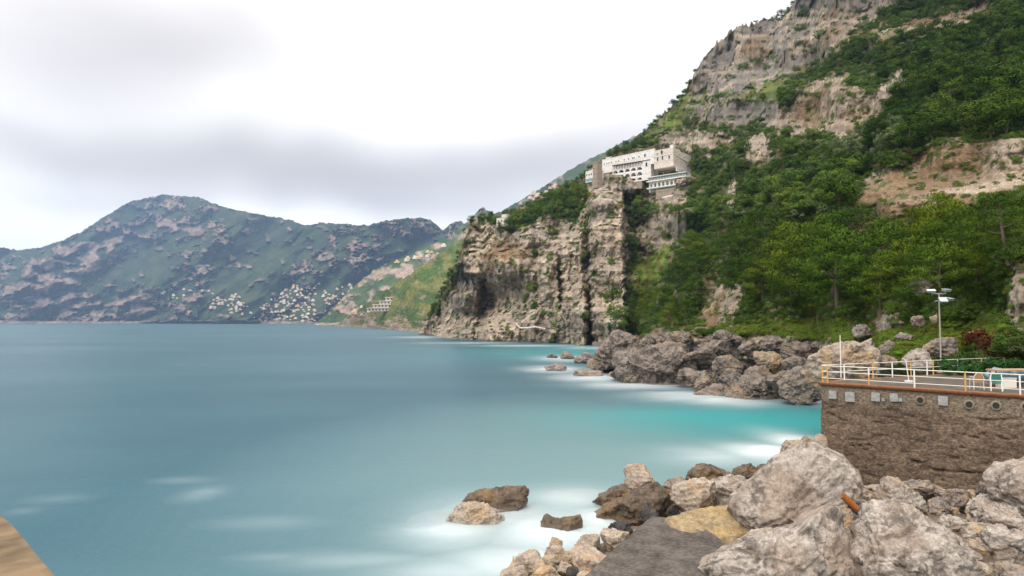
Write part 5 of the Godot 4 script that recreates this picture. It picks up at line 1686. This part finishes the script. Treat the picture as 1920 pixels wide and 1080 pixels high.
	o = q[0]
	w = q[1]
	part("wall", box_mesh(Vector3(w, 9.0, 8)), M.hotel_white, o, Vector3(w * 0.5, 4.5, -6.4))
	part("gallery_glass", box_mesh(Vector3(w * 0.95, 2.0, 0.2)), M.gallery, o, Vector3(w * 0.5, 7.6, -0.6))
	part("gallery_roof", box_mesh(Vector3(w + 0.4, 0.35, 4)), M.trim, o, Vector3(w * 0.5, 8.85, -1.4))
	for k in 13:
		part("mullion", box_mesh(Vector3(0.14, 2.0, 0.14)), M.hotel_white, o, Vector3(w * (0.03 + 0.94 * k / 12.0), 7.6, -0.45))
	part("floor_slab", box_mesh(Vector3(w, 0.5, 3.2)), M.trim, o, Vector3(w * 0.5, 6.2, -0.9))
	part("arcade", arcade(9, w * 0.94, 3.4, 1.0, 0.5), M.hotel_white, o, Vector3(w * 0.04, 2.3, -0.7))
	for k in 9:
		part("door", box_mesh(Vector3(1.3, 2.0, 0.1)), M.glass, o, Vector3(w * (0.04 + 0.94 * (k + 0.5) / 9.0), 3.4, -2.35))
	part("terrace_slab", box_mesh(Vector3(w * 0.97, 0.4, 3.6)), M.trim, o, Vector3(w * 0.5, 2.0, -0.6))
	part("balustrade", box_mesh(Vector3(w * 0.95, 0.9, 0.15)), M.gallery, o, Vector3(w * 0.5, 1.6, 1.1))
	part("base_wall", box_mesh(Vector3(w * 0.62, 6.0, 5)), M.hotel_stone, o, Vector3(w * 0.55, -2.4, -2.0))
	part("garden_wall", box_mesh(Vector3(w * 0.55, 1.0, 0.5)), M.hotel_white, o, Vector3(w * 0.72, -4.6, 2.4), Vector3(0, 0, 0.08))
	# annexe on the left and the stone tower
	q = wing("hotel_annexe", "small white annexe with a band of blue windows at the cliff's left rim", 1098, 322, 449, 1120, 314.5, 441, 7.5)
	o = q[0]
	w = q[1]
	part("wall", box_mesh(Vector3(w, 7.5, 6)), M.hotel_white, o, Vector3(w * 0.5, 3.75, -3.0))
	part("glass_band", box_mesh(Vector3(w * 0.9, 1.7, 0.15)), plain(0.18, 0.30, 0.36, 0.2), o, Vector3(w * 0.5, 1.6, 0.08))
	for k in 5:
		window(o, w * (0.12 + 0.19 * k), 5.0, 0.9, 1.3)
	part("dome_roof", rock_mesh(2, 3, Vector3(2.6, 1.0, 2.2), {"facets": 0, "rough": 0.0, "base": Color(0.6, 0.5, 0.45), "bed_amp": 0.0, "block": 0.0}), M.concrete, o, Vector3(w * 0.6, 7.7, -2.5))
	var t := thing("stone_tower", "square brown stone tower at the left end of the hotel", "tower", at(1119, 345, 434))
	t.rotation.y = 0.6
	part("shaft", box_mesh(Vector3(4.2, 14.5, 4.2)), M.hotel_stone, t, Vector3(2.0, 7.0, -1.5))
	part("parapet", box_mesh(Vector3(4.5, 0.5, 4.5)), M.hotel_stone, t, Vector3(2.0, 14.4, -1.5))
	part("buttress", box_mesh(Vector3(5.6, 6.0, 5.2)), M.hotel_stone, t, Vector3(2.0, 0.5, -1.4))

func house_kinds() -> Array:
	var kinds := []
	for k in 4:
		var st := SurfaceTool.new()
		st.begin(Mesh.PRIMITIVE_TRIANGLES)
		var r := RandomNumberGenerator.new()
		r.seed = 60 + k
		st.append_from(box_mesh(Vector3(1.0, 0.8, 0.8)), 0, Transform3D(Basis.IDENTITY, Vector3(0, 0.2, 0)))
		st.append_from(box_mesh(Vector3(0.6, 0.5, 0.6)), 0, Transform3D(Basis.IDENTITY, Vector3(r.randf_range(-0.2, 0.2), 0.75, -0.1)))
		st.append_from(box_mesh(Vector3(0.5, 0.5, 0.5)), 0, Transform3D(Basis.IDENTITY, Vector3(0.65 if k % 2 else -0.65, 0.1, 0.1)))
		kinds.append(st.commit())
	return kinds

func build_houses() -> void:
	var kinds := house_kinds()
	var mats := [plain(0.62, 0.52, 0.43), plain(0.60, 0.46, 0.34), plain(0.58, 0.40, 0.32), plain(0.56, 0.42, 0.27), plain(0.68, 0.60, 0.53)]
	var zones := [
		[[540, 534, 565, 534, 588, 560, 598, 602, 476, 603, 490, 575, 520, 552], 165, "far_house", "tiny %s house in the dense main cluster of the far town, %s", "houses of the main cluster", 0],
		[[400, 560, 440, 548, 466, 572, 478, 598, 420, 582, 392, 578], 55, "far_house", "tiny %s house in the left cluster of the far town, %s", "houses of the left cluster", 0],
		[[612, 558, 640, 530, 664, 536, 660, 552, 632, 572, 606, 590], 34, "far_house", "tiny %s house in the right cluster of the far town, %s", "houses of the right cluster", 0],
		[[300, 540, 390, 532, 400, 552, 350, 560, 290, 572], 16, "far_house", "tiny white house scattered on the slope left of the far town", "houses left of the far town", 0],
		[[560, 540, 620, 528, 620, 552, 590, 560], 12, "far_house", "tiny white house on the green slope above the far town", "houses above the far town", 0],
		[[968, 380, 1000, 360, 1046, 340, 1050, 352, 1010, 376, 985, 386], 16, "ridge_villa", "small pale villa on the grey ridge behind the cliff-top trees", "villas on the ridge", 1],
		[[740, 492, 780, 478, 832, 462, 836, 470, 786, 488, 744, 500], 13, "ridge_villa", "small cream house in the row above the olive-green spur", "houses above the spur", 2],
		[[650, 585, 690, 570, 720, 585, 700, 600], 5, "ridge_villa", "small white house low on the spur", "houses on the spur", 3]]
	var first := {}
	for z in zones:
		var shape := poly(z[0])
		var lo := shape[0]
		var hi := shape[0]
		for p in shape:
			lo = lo.min(p)
			hi = hi.max(p)
		var n := 0
		for k in 4000:
			if n >= z[1]:
				break
			var p := Vector2(rng.randf_range(lo.x, hi.x), rng.randf_range(lo.y, hi.y))
			if not Geometry2D.is_point_in_polygon(p, shape):
				continue
			n += 1
			var g: Vector3
			match z[5]:
				0: g = sheet_at(far_v, -260, 940, FNX, FNY, p.x, p.y)
				1: g = sheet_at(ridge_v, 800, 1260, 230, 90, p.x, p.y)
				2: g = sheet_at(coast_v, 590, 900, 170, 90, p.x, p.y)
				3: g = sheet_at(slope_v, 600, 900, 240, 130, p.x, p.y)
			var px_m := -g.z / FOCAL
			var s := rng.randf_range(2.6, 4.8) * px_m if z[5] == 0 else rng.randf_range(4.0, 8.0) * px_m
			var ki := rng.randi() % 4
			var mi := rng.randi() % 5
			var key := ki * 10 + mi
			var o: MeshInstance3D
			if first.has(key):
				o = first[key].duplicate()
			else:
				o = MeshInstance3D.new()
				o.mesh = kinds[ki]
				o.material_override = mats[mi]
				first[key] = o
			o.name = numbered(z[2])
			add_child(o)
			o.position = g + Vector3(0, 0, s * 0.35)
			o.rotation.y = rng.randf_range(-0.5, 0.5)
			o.scale = Vector3(s, s * rng.randf_range(0.6, 0.95), s)
			var words: String = z[3]
			if "%s" in words:
				var f := (p.y - lo.y) / (hi.y - lo.y)
				words = words % [["cream", "beige", "pinkish", "ochre", "white"][mi], "at its top" if f < 0.25 else "in its upper part" if f < 0.5 else "in its lower part" if f < 0.75 else "near the water"]
			tag(o, words, "house", z[4])
	# terraced hotel low on the spur
	var q := wing("terraced_hotel", "long grey terraced hotel stepping down the spur towards the water", 690, 556, 1180, 762, 545, 1150, 26.0)
	var o: Node3D = q[0]
	var w: float = q[1]
	var grey := plain(0.42, 0.37, 0.33)
	for k in 4:
		part("storey", box_mesh(Vector3(w * (1.0 - k * 0.14), 5.2, 14)), grey, o, Vector3(w * (0.5 + k * 0.05), 3.0 + k * 6.2, -4.0 - k * 5.0))
		part("floor_slab", box_mesh(Vector3(w * (1.0 - k * 0.14) + 2, 0.9, 17)), plain(0.58, 0.52, 0.46), o, Vector3(w * (0.5 + k * 0.05), 5.9 + k * 6.2, -4.0 - k * 5.0))
		for i in 10 - k:
			part("window", box_mesh(Vector3(2.6, 2.6, 0.3)), M.glass, o, Vector3(w * (0.07 + k * 0.12) + i * w * 0.09, 3.0 + k * 6.2, 3.2 - k * 5.0))
	# house at the end of the cliff top
	q = wing("cliff_house", "pale stone house at the left end of the cliff top", 931, 409, 452, 950, 404, 447, 6.0)
	o = q[0]
	w = q[1]
	part("wall", box_mesh(Vector3(w, 6, 6)), M.hotel_cream, o, Vector3(w * 0.5, 3, -3))
	part("upper_storey", box_mesh(Vector3(w * 0.5, 2.2, 5)), M.hotel_cream, o, Vector3(w * 0.7, 7.0, -3))
	for k in 3:
		window(o, w * (0.2 + 0.3 * k), 3.8, 0.9, 1.3)
	# path and stairs at the foot of the cliff
	var st := thing("stone_stairway", "pale zigzag stair and path wall at the foot of the sea cliff", "stairway", at(985, 612, 372))
	var org := at(985, 612, 372)
	var pts := [at(1001, 586, 372), at(978, 603, 370), at(967, 605, 369)]
	for k in 18:
		var a: Vector3 = pts[0].lerp(pts[1], k / 17.0)
		part("step", box_mesh(Vector3(0.75, 0.7, 1.8)), M.hotel_cream, st, a - org)
	var wallp := [at(967, 606, 367), at(975, 615, 366), at(990, 615, 366), at(1004, 613, 366), at(1022, 617, 366)]
	for k in 4:
		var a: Vector3 = wallp[k]
		var b: Vector3 = wallp[k + 1]
		part("path_wall", tube([a - org, b - org], 0.55, 6), M.hotel_cream, st)
	var hut := thing("beach_kiosk", "small kiosk with an orange awning at the foot of the rock pillar", "kiosk", at(1131, 641, 322))
	part("wall", box_mesh(Vector3(4.2, 2.2, 2.5)), M.hotel_cream, hut, Vector3(0, 1.1, 0))
	part("awning", box_mesh(Vector3(5.0, 0.3, 3.2)), plain(0.55, 0.25, 0.10), hut, Vector3(0, 2.4, 0.4))
	part("terrace", box_mesh(Vector3(9.0, 2.5, 5.0)), M.hotel_stone, hut, Vector3(-0.5, -1.26, 0.8))

# ---- spray hanging round the rocks in the surf
func build_spray() -> void:
	var fm := FogMaterial.new()
	fm.density = 0.10
	fm.albedo = Color(1.0, 1.0, 1.0)
	fm.resource_name = "spray"
	var thin: FogMaterial = fm.duplicate()
	thin.density = 0.03
	for q in [[880, 990, 38.0, 7.0, 1.0, 4.0], [925, 972, 40.0, 6.0, 0.9, 4.0], [1000, 1000, 37.0, 9.0, 0.5, 6.0], [1054, 1006, 35.6, 4.0, 0.9, 3.0], [1110, 985, 38.0, 5.0, 0.8, 4.0], [1020, 1040, 33.0, 6.0, 0.6, 4.0], [1480, 850, 47.5, 6.0, 1.2, 4.0], [1090, 955, 43.0, 5.0, 0.7, 4.0],
		[1220, 730, 114.0, 22.0, 1.6, 8.0], [1320, 752, 100.0, 16.0, 1.6, 8.0], [1400, 764, 94.0, 10.0, 1.3, 6.0], [1100, 712, 134.0, 16.0, 1.6, 9.0], [1040, 697, 152.0, 14.0, 1.6, 9.0], [1495, 752, 93.0, 8.0, 1.4, 6.0]]:
		var f := FogVolume.new()
		f.name = numbered("spray")
		f.shape = RenderingServer.FOG_VOLUME_SHAPE_ELLIPSOID
		f.material = fm if q[2] < 60.0 else thin
		f.size = Vector3(q[3], q[4], q[5])
		add_child(f)
		var p := at(q[0], q[1], q[2])
		f.position = Vector3(p.x, 0.12, p.z)
		f.set_meta("kind", "stuff")
		f.set_meta("label", "white spray hanging over the surf")
# ------------------------------------------------------------------ sky
func cloud_sky() -> PanoramaSkyMaterial:
	var w := 1024
	var h := 512
	var img := Image.create(w, h, false, Image.FORMAT_RGBF)
	var n := noise(FastNoiseLite.TYPE_SIMPLEX_SMOOTH, 0.9, 4, 21)
	# soft cloud banks: bearing and height in degrees, half widths, darkness
	var banks := [[-30, 21, 20, 7, 0.16], [22, 18, 13, 9, 0.14], [-34, 17.5, 12, 4.2, 0.36], [-24, 20, 10, 3.5, 0.26], [-40, 24, 10, 3, 0.2], [-37, 12.0, 8, 1.5, 0.12], [-29, 11.2, 11, 2.4, 0.30], [-17, 11.2, 12, 2.7, 0.40], [-5, 12.4, 12, 3.0, 0.36], [5, 13.0, 9, 3.4, 0.36], [12, 15, 8, 5, 0.22], [21, 22, 8, 5, 0.18], [-12, 9.4, 12, 1.4, 0.2], [-30, 8.4, 9, 0.9, 0.12], [-60, 13, 16, 4, 0.4], [-75, 20, 14, 6, 0.35], [60, 15, 18, 5, 0.35], [100, 20, 22, 6, 0.4], [150, 14, 26, 5, 0.4], [-120, 18, 26, 6, 0.4], [-160, 12, 20, 4, 0.35]]
	for j in h:
		var el := PI * (0.5 - (j + 0.5) / h)
		for i in w:
			# the picture's edge looks along -z
			var az := wrapf(TAU * (i + 0.5) / w, -PI, PI)
			var c := Vector3.ONE * 0.5
			if el > -0.03:
				var dir := Vector3(sin(az) * cos(el), sin(el), -cos(az) * cos(el))
				var bright := 0.84 + 0.85 * pow(maxf(sin(el), 0.0), 0.9)
				var s := n.get_noise_3d(dir.x * 1.3, dir.y * 5.0, dir.z * 1.3) * 0.22
				var dk := 0.0
				var a := rad_to_deg(az)
				var e := rad_to_deg(el) + n.get_noise_3d(dir.x * 2.0, 3.0, dir.z * 2.0) * 3.0
				for b in banks:
					var da: float = wrapf(a - b[0], -180.0, 180.0) / b[2]
					var de: float = (e - b[1]) / b[3]
					var q := da * da + de * de
					if q < 6.0:
						dk += b[4] * exp(-q)
				bright *= exp(-dk * 1.1)
				bright *= 1.0 + s * clampf(1.4 - sin(el), 0.2, 1.0)
				c = Vector3(1.0, 0.975, 0.93) * bright
				c.y *= 1.0 - 0.05 * minf(dk, 1.0)
			img.set_pixel(i, j, Color(c.x, c.y, c.z))
	var p := PanoramaSkyMaterial.new()
	p.panorama = ImageTexture.create_from_image(img)
	return p

func _ready() -> void:
	rng.seed = 7
	nz = noise(FastNoiseLite.TYPE_SIMPLEX_SMOOTH, 0.02, 3, 1)
	nf = noise(FastNoiseLite.TYPE_SIMPLEX_SMOOTH, 0.06, 3, 2)
	nr = noise(FastNoiseLite.TYPE_SIMPLEX_SMOOTH, 0.02, 4, 3, FastNoiseLite.FRACTAL_RIDGED)
	nc = noise(FastNoiseLite.TYPE_CELLULAR, 0.05, 1, 4)
	nc.cellular_return_type = FastNoiseLite.RETURN_CELL_VALUE
	nc.fractal_type = FastNoiseLite.FRACTAL_NONE
	ns = noise(FastNoiseLite.TYPE_SIMPLEX_SMOOTH, 0.02, 1, 6)
	nh = noise(FastNoiseLite.TYPE_SIMPLEX_SMOOTH, 0.022, 6, 9)
	# camera
	var cam := Camera3D.new()
	cam.name = "camera"
	cam.fov = rad_to_deg(2.0 * atan(540.0 / FOCAL))
	cam.near = 0.1
	cam.far = 40000.0
	add_child(cam)
	cam.position = EYE
	cam.rotation = Vector3(pitch, 0, 0)
	cam.current = true
	# sky, air and exposure
	var env := Environment.new()
	env.background_mode = Environment.BG_SKY
	env.sky = Sky.new()
	env.sky.sky_material = cloud_sky()
	env.tonemap_mode = Environment.TONE_MAPPER_LINEAR
	env.tonemap_exposure = 1.5
	env.fog_enabled = true
	env.fog_density = 0.000055
	env.fog_light_color = Color(0.68, 0.82, 1.0)
	env.volumetric_fog_enabled = true
	env.volumetric_fog_density = 0.0
	env.sdfgi_enabled = true
	env.ssao_enabled = true
	env.ssil_enabled = true
	var we := WorldEnvironment.new()
	we.name = "air"
	we.environment = env
	add_child(we)
	var sun := DirectionalLight3D.new()
	sun.name = "sun"
	sun.light_energy = 0.5
	sun.light_color = Color(1.0, 0.96, 0.9)
	sun.light_angular_distance = 25.0
	sun.shadow_enabled = true
	add_child(sun)
	sun.rotation = Vector3(deg_to_rad(-48), deg_to_rad(-35), 0)
	make_materials()
	print("materials ", Time.get_ticks_msec())
	build_hill()
	print("hill ", Time.get_ticks_msec())
	build_far()
	print("far ", Time.get_ticks_msec())
	build_sea()
	print("sea ", Time.get_ticks_msec())
	build_plants()
	print("plants ", Time.get_ticks_msec())
	build_shore()
	print("shore ", Time.get_ticks_msec())
	build_platform()
	print("platform ", Time.get_ticks_msec())
	build_hotel()
	build_houses()
	build_spray()
	print("buildings ", Time.get_ticks_msec())
#MARK_CALLS
